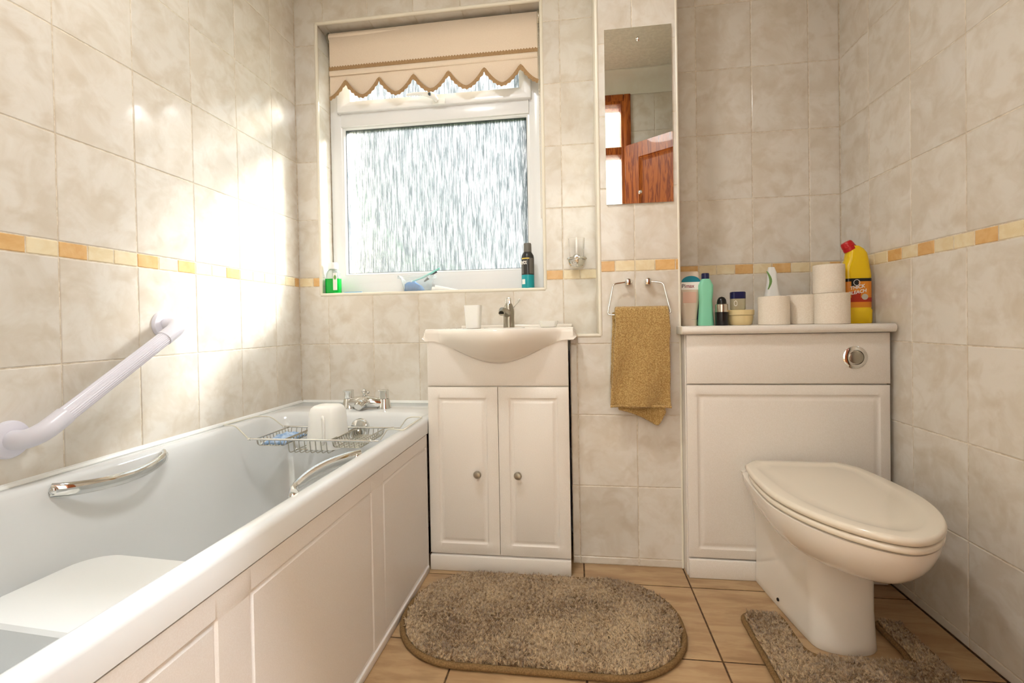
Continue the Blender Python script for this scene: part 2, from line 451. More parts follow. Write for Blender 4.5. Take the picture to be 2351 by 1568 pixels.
def tile_face(wall, O_, U, u0, u1, v0, v1, joint, holes=(), pattern=None, V=(0, 0, 1), pitch=P, rows=None, bphase=None):
    k0 = math.floor((u0-joint)/pitch)-1
    js = [joint+pitch*k for k in range(k0, k0+40)]
    us = [u0]+[j for j in js if u0+.012 < j < u1-.012]+[u1]
    rows = rows or ZROWS
    vs = [v0]+[z for z in rows if v0+.006 < z < v1-.006]+[v1]
    for j in range(len(vs)-1):
        a, b = vs[j], vs[j+1]
        if abs(a-ZB) < .001 and abs(b-ZT) < .001 and pattern is not None:
            bw = pitch/3; bj = joint if bphase is None else bphase
            kk = math.floor((u0-bj)/bw)
            x = bj+kk*bw
            while x < u1:
                c = pattern.get(kk, 'pale' if random.random() < .62 else 'orange')
                for pl in cell_polys(max(x, u0), min(x+bw, u1), a, b, holes, .0012):
                    put_tile(wall, O_, U, V, pl, 'border|'+c, 'border_tile')
                x += bw; kk += 1
            continue
        for i in range(len(us)-1):
            for pl in cell_polys(us[i], us[i+1], a, b, holes): put_tile(wall, O_, U, V, pl)

GD = .0015   # grout sits this far behind the tile faces
def wall(name, boxes, m='grout'):
    g = G()
    for b in boxes: g.box(*b)
    return g.build(name, m, kind='structure', smooth=False)

T = .12
wb = wall('wall_back', [(XL-T, WX0-GD, YB+GD, 2.26, 0, H), (WX1+GD, XR+T, YB+GD, 2.17, 0, H), (WX0-GD, WX1+GD, YB+GD, 2.26, 0, WZ0-GD), (WX0-GD, WX1+GD, YB+GD, 2.26, WZ1+GD, H)])
wl = wall('wall_left', [(XL-T, XL-GD, YF-.10, YB+GD, 0, H)])
wr = wall('wall_right', [(XR+GD, XR+T, YF-.10, YB+GD, 0, H)])
DX0, DX1, DZ = -.40, .325, 2.255     # doorway
wf = wall('wall_front', [(XL-GD, DX0, YF-.10, YF-GD, 0, H), (DX1, XR+GD, YF-.10, YF-GD, 0, H), (DX0, DX1, YF-.10, YF-GD, DZ, H)])
wc_ = wall('wall_boxing', [(CX0+GD, CX1-GD, YC+GD, YB+GD, 0, H), (-.026, CX0+GD, YC+GD, YB+GD, 0, LEDGE-.002)])
# hall seen through the doorway and in the mirror
wall('wall_hall', [(-1.3, -1.2, -1.1, YF-.10, 0, H), (1.0, 1.1, -1.1, YF-.10, 0, H), (-1.3, 1.1, -1.2, -1.1, 0, H)], 'paint')
wall('ceiling', [(-1.4, 1.2, -1.7, 2.2, H, H+.1)], 'artex')

# left wall: u = y
O_, U = (XL, 0, 0), (0, 1, 0)
patL = {-2: 'orange', -1: 'pale', 0: 'orange', 1: 'pale', 2: 'pale', 3: 'orange', 4: 'pale', 5: 'orange', 6: 'pale', 7: 'pale', 8: 'orange', 9: 'pale', 10: 'pale', 11: 'pale', 12: 'pale', 13: 'pale', 14: 'orange', -3: 'pale', -4: 'pale'}
# u runs +y, the outward normal must be +x: U x V = y x z = x
tile_face(wl, O_, U, YF, YB, .5235, H-.0, .960, pattern=patL)
# right wall: normal -x: use U = -y
patR = {}
jr = -1.755
tile_face(wr, (XR, 0, 0), (0, -1, 0), -YB, -YF, 0, H, jr, pattern={-2: 'pale', -1: 'pale', 0: 'pale', 1: 'orange', 2: 'pale', 3: 'orange', 4: 'pale', 5: 'pale', 6: 'orange', 7: 'pale', 8: 'pale', 9: 'pale'}, bphase=-1.7307)
# back wall: normal -y: U = +x
hb = [(WX0, WX1, WZ0, WZ1)]
tile_face(wb, (0, YB, 0), (1, 0, 0), XL, CX0, .5235, H, -1.058, holes=hb, pattern={-2: 'pale', -1: 'orange', 0: 'pale', 13: 'pale', 14: 'orange', 15: 'pale', 16: 'pale'})
tile_face(wb, (0, YB, 0), (1, 0, 0), CX1, XR, 0, H, .4657, pattern={-2: 'orange', -1: 'orange', 0: 'pale', 1: 'pale', 2: 'orange', 3: 'pale', 4: 'orange', 5: 'pale', 6: 'pale', 7: 'orange'})
# boxing front, with the lower part running behind the basin
tile_face(wc_, (0, YC, 0), (1, 0, 0), -.026, CX1, 0, H, -.002, holes=[(-1, CX0, LEDGE, 3)], pattern={0: 'pale', 1: 'orange', 2: 'pale', 3: 'pale', 4: 'orange', 5: 'orange'})
# front wall (seen in the mirror): normal +y: U = -x
tile_face(wf, (0, YF, 0), (-1, 0, 0), -XR, -DX1-.0, 0, H, -.5045, pattern={})
tile_face(wf, (0, YF, 0), (-1, 0, 0), -DX0, -XL, .5235, H, .2995, pattern={})
tile_face(wf, (0, YF, 0), (-1, 0, 0), -DX1, -DX0, DZ, H, -.5045)
# window reveals
rows2 = ZROWS
tile_face(wb, (WX0, YB, 0), (0, 1, 0), 0, .108, WZ0, WZ1, 5)
tile_face(wb, (WX1, YB, 0), (0, -1, 0), -.108, 0, WZ0, WZ1, 5)
tile_face(wb, (0, YB, WZ1), (1, 0, 0), WX0, WX1, 0, .108, -1.058, V=(0, -1, 0)) if False else None
for k in range(6):
    a, b = max(WX0, -1.058+P*(k-1)), min(WX1, -1.058+P*k)
    if b-a < .01: continue
    for pl in cell_polys(a, b, -.108, 0, []): put_tile(wb, (0, YB, WZ1), (1, 0, 0), (0, -1, 0), [(x, -y-.108+.0) for x, y in pl][::-1] if False else [(x, y) for x, y in pl])
    for pl in cell_polys(a, b, 0, .108, []): put_tile(wb, (0, YB, WZ0), (1, 0, 0), (0, 1, 0), pl)

# floor
fl = wall('floor', [(-1.4, 1.2, -1.7, 2.2, -.10, -.0022)], 'floorgrout')
for i in range(-4, 3):
    for j in range(-1, 8):
        x0, x1 = .345+.3353*i, .345+.3353*(i+1); y1, y0 = 1.5714-.3353*(j-1), 1.5714-.3353*j
        x0 = max(x0, -.56 if y0 > .1 else -1.19); x1 = min(x1, XR-.002); y1 = min(y1, YB); y0 = max(y0, -1.09)
        if x1-x0 < .02 or y1-y0 < .02: continue
        for pl in cell_polys(x0, x1, y0, y1, [], .0024): put_tile(fl, (0, 0, -.0002), (1, 0, 0), (0, 1, 0), pl, 'floor_tile', 'floor_tile')

# trims
def trim(n, pts, r, m='trim', seg=8):
    return G().tube(pts, r, seg).build('trim_%d' % n, m, kind='structure')
e = .004
g = G()
for a, b in (((WX0, WZ0), (WX1, WZ0)), ((WX1, WZ0), (WX1, WZ1)), ((WX1, WZ1), (WX0, WZ1)), ((WX0, WZ1), (WX0, WZ0))):
    g.tube([(a[0], YB+e, a[1]), (b[0], YB+e, b[1])], .0075, 10)
g.build('trim_1', 'trim', kind='structure')
# white lining of the boxing's window side and ledge
g = G(); g.box(CX0-.004, CX0+.002, YC+.001, YB, LEDGE-.002, H); g.box(-.026, CX0, YC+.001, YB, LEDGE-.004, LEDGE+.003)
g.build('trim_2', 'trim', kind='structure', bevel=.001)
g = G(); g.tube([(CX0, YC+.003, H), (CX0, YC+.003, LEDGE), (-.02, YC+.003, LEDGE)][0:2], .0065, 10); g.tube([(CX0, YC+.003, LEDGE), (-.02, YC+.003, LEDGE)], .0065, 10)
g.build('trim_3', 'trim', kind='structure')
trim(4, [(CX1-.002, YC+.003, 0.0), (CX1-.002, YC+.003, H)], .0045)
trim(5, [(XL+.003, YF+.01, .5235), (XL+.003, YB-.01, .5235)], .0085, 'whiteplastic')
trim(6, [(XL+.01, YB-.003, .5235), (-.53, YB-.003, .5235)], .0085, 'whiteplastic')
# coving round the ceiling
def coving(n, a, b, inward):
    a = Vector(a); b = Vector(b); inw = Vector(inward); prof = [(0, -.115), (.006, -.115), (.012, -.10), (.03, -.055), (.07, -.02), (.10, -.012), (.105, -.006), (.105, 0), (0, 0)]
    g = G(); g.loft([[p+inw*d+Vector((0, 0, H+z)) for d, z in prof] for p in (a, b)]); return g.build('trim_%d' % n, 'paint', kind='structure')
coving(7, (XL, YF, 0), (XR, YF, 0), (0, 1, 0)); coving(8, (XL, YF, 0), (XL, YB, 0), (1, 0, 0))
coving(9, (XR, YF, 0), (XR, YB, 0), (-1, 0, 0)); coving(10, (XL, YB, 0), (CX0, YB, 0), (0, -1, 0)); coving(11, (CX1, YB, 0), (XR, YB, 0), (0, -1, 0))

# ------------------------------------------------------------------ window
win = thing('window_1', None, None, (-.61, 2.04, WZ0), kind='structure')
def frame_rect(g, x0, x1, z0, z1, wl_, wr_, wb_, wt_, y0, y1, ch=.012):
    """mitred, chamfered frame"""
    def ring(ins, y): return [(x0+ins*wl_, y, z0+ins*wb_), (x1-ins*wr_, y, z0+ins*wb_), (x1-ins*wr_, y, z1-ins*wt_), (x0+ins*wl_, y, z1-ins*wt_)]
    loops = [ring(0, y1), ring(0, y0+.004), ring(.05, y0), ring(.55, y0), ring(1, y0+ch), ring(1, y1)]
    loops.append(loops[0]); return g.loft(loops, False, False)
g = G(); frame_rect(g, WX0, WX1, WZ0, WZ1, .052, .066, .092, .052, 2.040, 2.095)
g.box(WX0+.05, WX1-.066, 2.044, 2.095, 1.742, 1.812)
g.build('frame', 'upvc', win, bevel=.002)
LX0, LX1 = WX0+.052, WX1-.066
g = G(); frame_rect(g, LX0-.004, LX1+.004, WZ0+.088, 1.746, .016, .016, .014, .014, 2.052, 2.09, .008); g.build('glazing_bead', 'upvc', win)
g = G(); frame_rect(g, LX0+.010, LX1-.010, WZ0+.100, 1.734, .004, .004, .004, .004, 2.060, 2.088, .002); g.build('gasket', 'rubber', win)
g = G(); frame_rect(g, LX0-.012, LX1+.012, 1.800, WZ1-.040, .058, .052, .052, .05, 2.026, 2.085, .014)
sash = g.build('sash', 'upvc', win, bevel=.002, label='top-hung opening light of the window')
g = G(); frame_rect(g, LX0+.040, LX1-.034, 1.846, WZ1-.085, .004, .004, .004, .004, 2.042, 2.08, .002); g.build('gasket', 'rubber', sash)
G().box(LX0+.006, LX1-.006, 2.066, 2.071, WZ0+.098, 1.738).build('pane', 'rain', win, label='large pane of rain-patterned obscure glass')
G().box(LX0+.040, LX1-.034, 2.062, 2.067, 1.845, WZ1-.085).build('pane', 'rain', win, label='small upper pane of rain-patterned obscure glass')
hd = thing('handle', None, None, (-.58, 2.022, 1.815), parent=win); hd['label'] = 'white lever handle with a dark key button'
g = G(); g.loft(rloft([(.030, .005, .005, -.012), (.030, .007, .005, .012)], (-.578, 2.022, 1.811))); g.build('base_plate', 'whiteplastic', hd, bevel=.002)
g = G(); g.tube([(-.583, 2.012, 1.812), (-.592, 1.998, 1.822), (-.610, 1.992, 1.829), (-.640, 1.992, 1.836), (-.680, 1.992, 1.8385), (-.712, 1.993, 1.837)], [.010, .013, .013, .0085, .0075, .0055], 10, sx=1.0, sy=.75)
g.build('lever', 'whiteplastic', hd)
g = G(); g.lathe([(.006, 0), (.006, .006), (.004, .007)], (-.606, 1.982, 1.826), 12, Matrix.Rotation(PI/2, 3, 'X')); g.build('key_button', 'greyrubber', hd)

# outside
G().box(-14, 16, 2.32, 24, -1.2, -1.0).build('ground_outside', 'lawn', kind='structure')
g = G()
for k in range(90):
    a = random.uniform(-7.0, -.9); b = random.uniform(7.2, 8.2)
    r = random.uniform(.45, .8); top = 3.9-1.0*max(0, a+4.2)
    zc = random.uniform(-.4, max(.2, top-r))
    g.sphere((a, b, zc), r, 10, 6)
g.build('hedge', 'hedge', loc=(-4.5, 7.7, -1.0), label='blurred green hedge outside behind the obscure window glass', cat='hedge')
G().box(-9.5, -4.6, 10.5, 14, -1.0, 2.6).build('garden_wall_outside', 'render', kind='structure')

# ------------------------------------------------------------------ door, behind the camera and in the mirror
door = thing('door_1', None, None, (0, YF-.05, 0), kind='structure')
g = G(); g.box(DX0, DX0+.030, YF-.115, YF+.012, 0, DZ); g.build('jamb', 'pine', door, bevel=.002)
g = G(); g.box(DX1-.030, DX1, YF-.115, YF+.012, 0, DZ); g.build('jamb', 'pine', door, bevel=.002)
g = G(); g.box(DX0+.03, DX1-.03, YF-.115, YF+.012, DZ-.03, DZ); g.build('header', 'pine', door, bevel=.002)
g = G(); g.box(DX0+.03, DX1-.03, YF-.10, YF+.010, 1.908, 1.955); g.build('transom_bar', 'pine', door, bevel=.003)
g = G(); g.box(DX1-.012, DX1+.030, YF, YF+.018, 0, DZ+.03); g.build('architrave', 'pine', door, bevel=.005)
g = G(); g.box(DX0-.030, DX0+.012, YF, YF+.018, 0, DZ+.03); g.build('architrave', 'pine', door, bevel=.005)
g = G(); g.box(DX0+.012, DX1-.012, YF, YF+.018, DZ-.012, DZ+.03); g.build('architrave', 'pine', door, bevel=.005)
G().box(DX0+.03, DX1-.03, YF-.045, YF-.041, 1.955, DZ-.03).build('transom_pane', 'glassclear', door)
g = G(); g.box(DX0+.026, DX0+.034+.012, YF-.065, YF-.040, .905, .965); g.build('strike_plate', 'dark', door, bevel=.002)
# open leaf
lfd = Vector((.24, .19, 0)).normalized(); lfn = Vector((-lfd.y, lfd.x, 0)); LO = Vector((DX1-.005, YF+.025, .008)); LW = .64
leaf = thing('leaf', None, None, LO, parent=door)
prof = [(0, 0), (.004, -.006), (.010, -.002), (.018, -.010), (.030, -.012)]
g = G(); panel_grid(g, LO, lfd, (0, 0, 1), lfn, 0, LW, 0, 1.945, [(.09, LW-.09, .16, .80), (.09, LW-.09, .95, 1.855)], prof, .036)
g.build('board', 'pine', leaf)
g = G(); c = LO+lfd*(LW-.05)+Vector((0, 0, .97))
g.tube([c+lfn*.002, c+lfn*.045], .010, 10); g.tube([c+lfn*.045, c+lfn*.05-lfd*.06, c+lfn*.05-lfd*.115], .008, 10)
g.build('handle', 'steel', leaf)

# ------------------------------------------------------------------ added fill lamps (out of frame)
def ceiling_fill_lamp(x, y, watts, col, label, r=.13, sz=.11):
    t = thing('ceiling_fill_lamp', label, 'lamp', (x, y, H))
    G().lathe([(r*1.05, 0), (r*1.05, -.015), (r, -.02)], (x, y, H), 28).build('base', 'whiteplastic', t)
    dm = mat('fill_diffuser_%d' % int(watts), (255, 250, 240), .4); b = dm.node_tree.nodes['Principled BSDF']
    b.inputs['Emission Color'].default_value = (*col, 1); b.inputs['Emission Strength'].default_value = 3
    G().lathe([(r, -.02), (r*.95, -.05), (r*.75, -.072), (r*.4, -.084), (.004, -.088)], (x, y, H), 28).build('diffuser', dm, t)
    ld = bpy.data.lights.new('lamp', 'AREA'); ld.shape = 'DISK'; ld.size = sz*2; ld.energy = watts; ld.color = col
    lo = bpy.data.objects.new('ceiling_fill_light', ld); COL.objects.link(lo); lo.parent = t; lo.location = (0, 0, -.10)
ceiling_fill_lamp(-.40, .80, CEIL_FILL_W, (.98, 1, 1), 'added round fill lamp on the bathroom ceiling, unseen above the view', .13)  # invented fitting, added to brighten the right wall and the room
t = thing('hall_fill_strip', 'added long fill strip on the hall ceiling just outside the doorway, unseen', 'lamp', (0, -.02, H))  # invented fitting, added so hall light bounces in as frontal fill
G().box(-.55, .55, -.09, .05, H-.03, H).build('housing', 'whiteplastic', t, bevel=.004)
ld = bpy.data.lights.new('lamp', 'AREA'); ld.shape = 'RECTANGLE'; ld.size = 1.0; ld.size_y = .10; ld.energy = HALL_FILL_W; ld.color = (.90, .97, 1.06)
lo = bpy.data.objects.new('hall_fill_light', ld); COL.objects.link(lo); lo.parent = t; lo.location = (0, -.03, -.045); lo.rotation_euler = (math.radians(-38), 0, 0)

# ------------------------------------------------------------------ bath
bath = thing('bathtub', 'white acrylic bathtub along the left tiled wall', 'bathtub', (-.855, 1.08, 0))
BX0, BX1, BY0, BY1, RZ = XL+.001, -.519, YF+.004, YB-.002, .522
def tub_loop(x0, x1, y0, y1, r, z, n=10): return rrect((x0+x1)/2, (y0+y1)/2, (x1-x0)/2, (y1-y0)/2, r, z, n)
L = [tub_loop(BX0+.004, BX1-.004, BY0+.004, BY1-.004, .012, .470),
     tub_loop(BX0, BX1, BY0, BY1, .014, .472),
     tub_loop(BX0, BX1, BY0, BY1, .014, .5085),
     tub_loop(BX0+.001, BX1-.0015, BY0+.001, BY1-.001, .014, .5145),
     tub_loop(BX0+.004, BX1-.005, BY0+.004, BY1-.004, .014, .5195),
     tub_loop(BX0+.009, BX1-.011, BY0+.009, BY1-.009, .014, .522),
     tub_loop(BX0+.034, BX1-.030, BY0+.040, 1.715, .06, .522),
     tub_loop(BX0+.040, BX1-.037, BY0+.048, 1.708, .07, .519),
     tub_loop(BX0+.045, BX1-.042, BY0+.056, 1.700, .08, .508),
     tub_loop(BX0+.049, BX1-.046, BY0+.070, 1.694, .09, .480),
     tub_loop(BX0+.062, BX1-.056, BY0+.11, 1.680, .11, .40),
     tub_loop(BX0+.080, BX1-.070, BY0+.17, 1.655, .12, .30),
     tub_loop(BX0+.100, BX1-.088, BY0+.24, 1.622, .12, .20),
     tub_loop(BX0+.120, BX1-.105, BY0+.28, 1.600, .12, .155),
     tub_loop(BX0+.155, BX1-.14, BY0+.33, 1.56, .12, .135)]
G().loft(L, False, True).build('tub', 'acrylic', bath)
g = G(); yq = lambda y: y
PX = -.5185
rects = [(1.214, 1.574, .0265, .4265), (.692, 1.137, .0265, .4265), (.25, .616, .0265, .4265)]
panel_grid(g, (PX-.002, 0, 0), (0, 1, 0), (0, 0, 1), (1, 0, 0), BY0+.002, BY1-.34, .006, .4690, rects, [(-.0050, 0), (-.001, -.0036), (.001, -.0036), (.0050, 0)], .010)
g.build('side_panel', 'panel', bath)
G().box(PX-.006, PX+.003, BY0+.01, 1.58, 0, .022).build('panel_skirt', 'panel', bath, bevel=.0025)
G().box(PX-.006, PX-.0045, BY0+.01, 1.59, .4685, .4715).build('seam', 'dark', bath)
# grips
def grip(x0, sgn, y0, y1, z, label, out=.045):
    g = G(); n = 19; pts = []; rr = []
    for i in range(n):
        t = i/(n-1); y = y0+(y1-y0)*t
        b = math.sin(PI*min(max(t, 0), 1))**.55
        pts.append((x0+sgn*out*b, y, z - .012*math.sin(PI*t)*(1 if sgn > 0 else -.6))); rr.append(.0150+.002*abs(2*t-1)**4)
    g.tube(pts, rr, 14, sx=1.0, sy=.5)
    for y in (y0+.006, y1-.006): g.sphere((x0+sgn*.004, y, z), .014, 12, 6, sx=.7, sy=1, sz=.9)
    return g.build('grip', 'chrome', bath, label=label)
grip(-1.142, 1, .893, 1.180, .500, 'curved chrome hand grip on the wall side of the bath')
grip(-.560, -1, .875, 1.165, .512, 'curved chrome hand grip inside the front rim of the bath', .034)
# overflow
g = G(); Mx = Matrix.Rotation(PI/2, 3, 'X')
g.lathe([(.037, 0), (.037, .006), (.033, .014), (.020, .020), (.004, .022)], (-.810, 1.694, .466), 28, Mx); g.build('overflow_plate', 'chrome', bath)
g = G(); g.lathe([(.018, .012), (.018, .030), (.014, .034)], (-.812, 1.694, .450), 20, Mx); g.build('overflow_knob', 'steel', bath)

# bath taps
tp = thing('bath_mixer_tap', 'chrome bath mixer tap on the rim under the window', 'tap', (-.832, 1.80, RZ))
g = G()
for x in (-.906, -.760):
    g.lathe([(.0285, 0), (.0285, .004), (.025, .012), (.021, .034), (.0195, .0375), (.002, .038)], (x, 1.80, RZ), 24)
pts = []; rr = []
for i in range(17):
    t = i/16; x = -.906+.146*t; b = math.sin(PI*t)
    pts.append((x, 1.80-.022*b, RZ+.018+.010*b)); rr.append(.0165+.008*b)
g.tube(pts, rr, 14, sx=1, sy=1)
g.tube([(-.832, 1.785, RZ+.030), (-.832, 1.748, RZ+.026), (-.832, 1.728, RZ+.022), (-.832, 1.720, RZ+.017)], [.024, .022, .018, .015], 16)
g.tube([(-.832, 1.785, RZ+.040), (-.832, 1.795, RZ+.052)], [.012, .008], 12)
g.build('body', 'chrome', tp)
for x in (-.906, -.760):
    g = G(); g.loft(rloft([(.0155, .0155, .005, .0385), (.0145, .0145, .005, .062), (.0150, .0150, .005, .070), (.012, .012, .005, .0725)], (x, 1.80, RZ)))
    g.tube([(x-.008, 1.796, RZ+.067), (x-.022, 1.792, RZ+.070)], [.0045, .0030], 8)
    g.build('handle', 'chrome', tp)
g = G(); g.tube([(-.838, 1.79, RZ+.042), (-.838, 1.79, RZ+.060)], .006, 10); g.sphere((-.838, 1.789, RZ+.068), .0098, 14, 8); g.sphere((-.824, 1.795, RZ+.062), .0065, 12, 6)
g.build('diverter', 'chrome', tp)
for dx in (-.031, .027):
    g = G(); g.lathe([(.0075, 0), (.0075, .003), (.004, .005)], (-.832+dx, 1.766, RZ+.024), 12, Mx); g.build('cover_screw', 'steel', tp)

# bath rack with hooks over the rims
rk = thing('bath_rack', 'chrome wire bath rack hooked across the bathtub', 'rack', (-.86, 1.54, .48))
g = G()
yf, yb, zr = 1.445, 1.635, .480
for y in (yf, yb):
    g.tube([(-1.080, y, zr), (-.66, y, zr)], .0036, 10); g.tube([(-.66, y, zr), (-.632, y, zr)], .0022, 8)
    for x in (-1.080, -.66): g.tube([(x-.005, y, zr), (x+.004, y, zr)], .0046, 8)
g.build('side_bars', 'chrome', rk)
def arm(pts): return G().tube(pts, .0020, 8).build('rim_hook', 'cream_wire', rk, label='cream coated wire hook over the bath rim')
def smooth_path(P_, n=5):
    P_ = [Vector(p) for p in P_]; o = [P_[0]]
    for i in range(1, len(P_)-1):
        a = P_[i]+(P_[i-1]-P_[i]).normalized()*min(.012, (P_[i-1]-P_[i]).length*.4); b = P_[i]+(P_[i+1]-P_[i]).normalized()*min(.012, (P_[i+1]-P_[i]).length*.4)
        for k in range(n+1):
            t = k/n; o.append(a*(1-t)**2+P_[i]*2*t*(1-t)+b*t*t)
    o.append(P_[-1]); return o
arm(smooth_path([(-1.082, yf, zr), (-1.125, yf-.003, .522), (-1.140, yf-.006, .5265), (-1.172, yf-.008, .5265), (-1.160, yb-.045, .5265), (-1.138, yb-.042, .5265), (-1.118, yb-.02, .520), (-1.082, yb, zr)]))
arm(smooth_path([(-.634, yf+.02, zr), (-.600, yf-.005, .520), (-.570, yf-.030, .5265), (-.532, yf-.045, .5265), (-.540, yb-.03, .5265), (-.578, yb-.028, .5265), (-.600, yb-.02, .520), (-.634, yb, zr)]))
def wire_tray(x0, x1, depth, nx, ny, name, label, rw=.0013, lines_y=True):
    g = G(); z0 = zr-.001
    zb_ = zr-depth; ins = min(.012, depth*.4)
    for x in (x0, x1): g.tube([(x, yf, z0), (x, yb, z0)], .0022, 6)
    for i in range(ny):
        y = yf+(yb-yf)*(i+.5)/ny
        g.tube(smooth_path([(x0, y, z0), (x0+ins*.4, y, zb_), (x1-ins*.4, y, zb_), (x1, y, z0)], 3), rw, 5)
    for i in range(nx):
        x = x0+(x1-x0)*(i+.5)/nx
        g.tube(smooth_path([(x, yf, z0), (x, yf+ins*.5, zb_-.001), (x, yb-ins*.5, zb_-.001), (x, yb, z0)], 3), rw, 5)
    return g.build(name, 'wire', rk, label=label)
wire_tray(-1.060, -.960, .022, 5, 11, 'soap_tray', 'shallow wire soap tray nearest the tiled wall')
wire_tray(-.793, -.690, .024, 6, 12, 'soap_tray', 'shallow wire soap tray nearest the front rim')
wire_tray(-.952, -.800, .044, 8, 2, 'basket', 'deep middle basket of the rack', .0017)

# upturned jug
jg = thing('plastic_jug', 'white plastic jug standing upside down in the bath rack', 'jug', (-.852, 1.535, .438))
spec = [(.060, .055, .030, 0), (.0605, .0555, .03, .004), (.056, .052, .03, .07), (.053, .049, .028, .118), (.048, .044, .026, .133), (.038, .035, .02, .141), (.010, .010, .009, .1425)]
G().loft(rloft(spec, (-.852, 1.535, .438)), False, True).build('body', 'frosted', jg)
g = G(); g.tube(smooth_path([(-.843, 1.484, .545), (-.826, 1.462, .548), (-.826, 1.460, .47), (-.843, 1.482, .46)], 4), .006, 10, sx=1.2, sy=.7); g.build('handle', 'frosted', jg)
# flannel in the tray
g = G(); rng = random.Random(3); L = []
nx_, ny_ = 22, 16
for i in range(nx_):
    row = []
    for j in range(ny_):
        u, v = i/(nx_-1), j/(ny_-1)
        x = -1.048+.082*u; y = 1.465+.135*v
        hgt = .016*math.sin(PI*u)**.5*math.sin(PI*v)**.5
        z = .462+hgt+.010*noise.noise(Vector((x*70, y*45, 2)))*math.sin(PI*u)*math.sin(PI*v)*2
        row.append((x, y, z))
    L.append(row)
g.loft(L, False, False, closed=False)
fo = g.build('flannel', 'flannel', loc=(-1.007, 1.53, .460), label='crumpled pale blue flannel in the left tray of the bath rack', cat='cloth')
md = fo.modifiers.new('thick', 'SOLIDIFY'); md.thickness = .006; md.offset = -1

# bath seat
g = G(); st = []
for z, ins in ((.137, .030), (.300, .012), (.325, .004), (.345, 0), (.3525, .004), (.355, .012)):
    ca, sa = math.cos(-.07), math.sin(-.07)
    st.append([(-.815+(x+.815)*ca-(y-.80)*sa, .80+(x+.815)*sa+(y-.80)*ca, z_) for x, y, z_ in rrect(-.838, .790, .240-ins, .122-ins, .065, z, 8)])
g.loft(st)
bs = g.build('bath_step', 'whiteplastic', loc=(-.815, .80, .137), label='flat-topped white plastic bath step inside the near end of the bathtub', cat='bath step')

# grab rail
gr = thing('grab_rail', 'sloping white fluted grab rail on the left tiled wall', 'rail', (XL, 1.04, .62))
A = Vector((XL, 1.238, .862)); B_ = Vector((XL, .850, .622)); d_ = (B_-A).normalized(); ofs = Vector((.062, 0, 0))
for p in (A, B_):
    g = G(); g.lathe([(.040, 0), (.040, .004), (.037, .009), (.026, .013), (.020, .014)], p, 32, Matrix.Rotation(PI/2, 3, 'Y')); g.build('flange', 'rail', gr)
def elbow(p, d):
    pts = [p+Vector((.006, 0, 0)), p+Vector((.030, 0, 0))]
    for k in range(1, 9):
        a = PI/2*k/8; pts.append(p+Vector((.030+.032*math.sin(a), 0, 0))+d*(.040*(1-math.cos(a))))
    pts.append(p+ofs+d*.075); return pts
for p, d in ((A, d_), (B_, -d_)):
    G().tube(elbow(p, d), .0205, 20).build('elbow', 'rail', gr)
P0, P1 = A+ofs+d_*.070, B_+ofs-d_*.070
G().tube([P0+(P1-P0)*k/6 for k in range(7)], .0180, 96, flute=.028).build('tube', 'rail', gr)

# ------------------------------------------------------------------ vanity unit and basin
VX0, VX1, VY = -.5165, -.0325, 1.594
va = thing('vanity_unit', 'white two-door vanity cabinet under the basin', 'cabinet', ((VX0+VX1)/2, 1.75, 0))
g = G(); g.box(VX0+.001, VX1-.001, VY+.016, YB-.004, .05, .735); g.build('carcass', 'cabinet', va)
G().box(VX0, VX1, VY-.002, VY+.016, 0, .052).build('plinth', 'cabinet', va, bevel=.002)
g = G(); panel_grid(g, (VX0, VY, 0), (1, 0, 0), (0, 0, 1), (0, -1, 0), 0, VX1-VX0, .637, .79, [(0, VX1-VX0, .637, .86)], [(0, -.006), (.012, 0)], .016); g.build('top_panel', 'cabinet', va)
dprof = [(0, -.006), (.020, -.0002), (.036, 0), (.0395, -.0035), (.046, -.0045), (.052, -.0015), (.056, 0)]
DM = -.2715
for a, b, kx in ((VX0, DM-.0012, -.342), (DM+.0012, VX1, -.2045)):
    wv_ = b-a
    d = thing('door', None, None, (a, VY, .0585), parent=va)
    g = G(); panel_grid(g, (a, VY, 0), (1, 0, 0), (0, 0, 1), (0, -1, 0), 0, wv_, .0585, .632, [(0, wv_, .0585, .632)], dprof, .016); g.build('board', 'cabinet', d)
    g = G(); g.lathe([(.006, 0), (.0055, .010), (.0125, .015), (.0135, .021), (.010, .0265), (.003, .028)], (kx, VY, .339), 20, Mx); g.build('knob', 'steel', d)

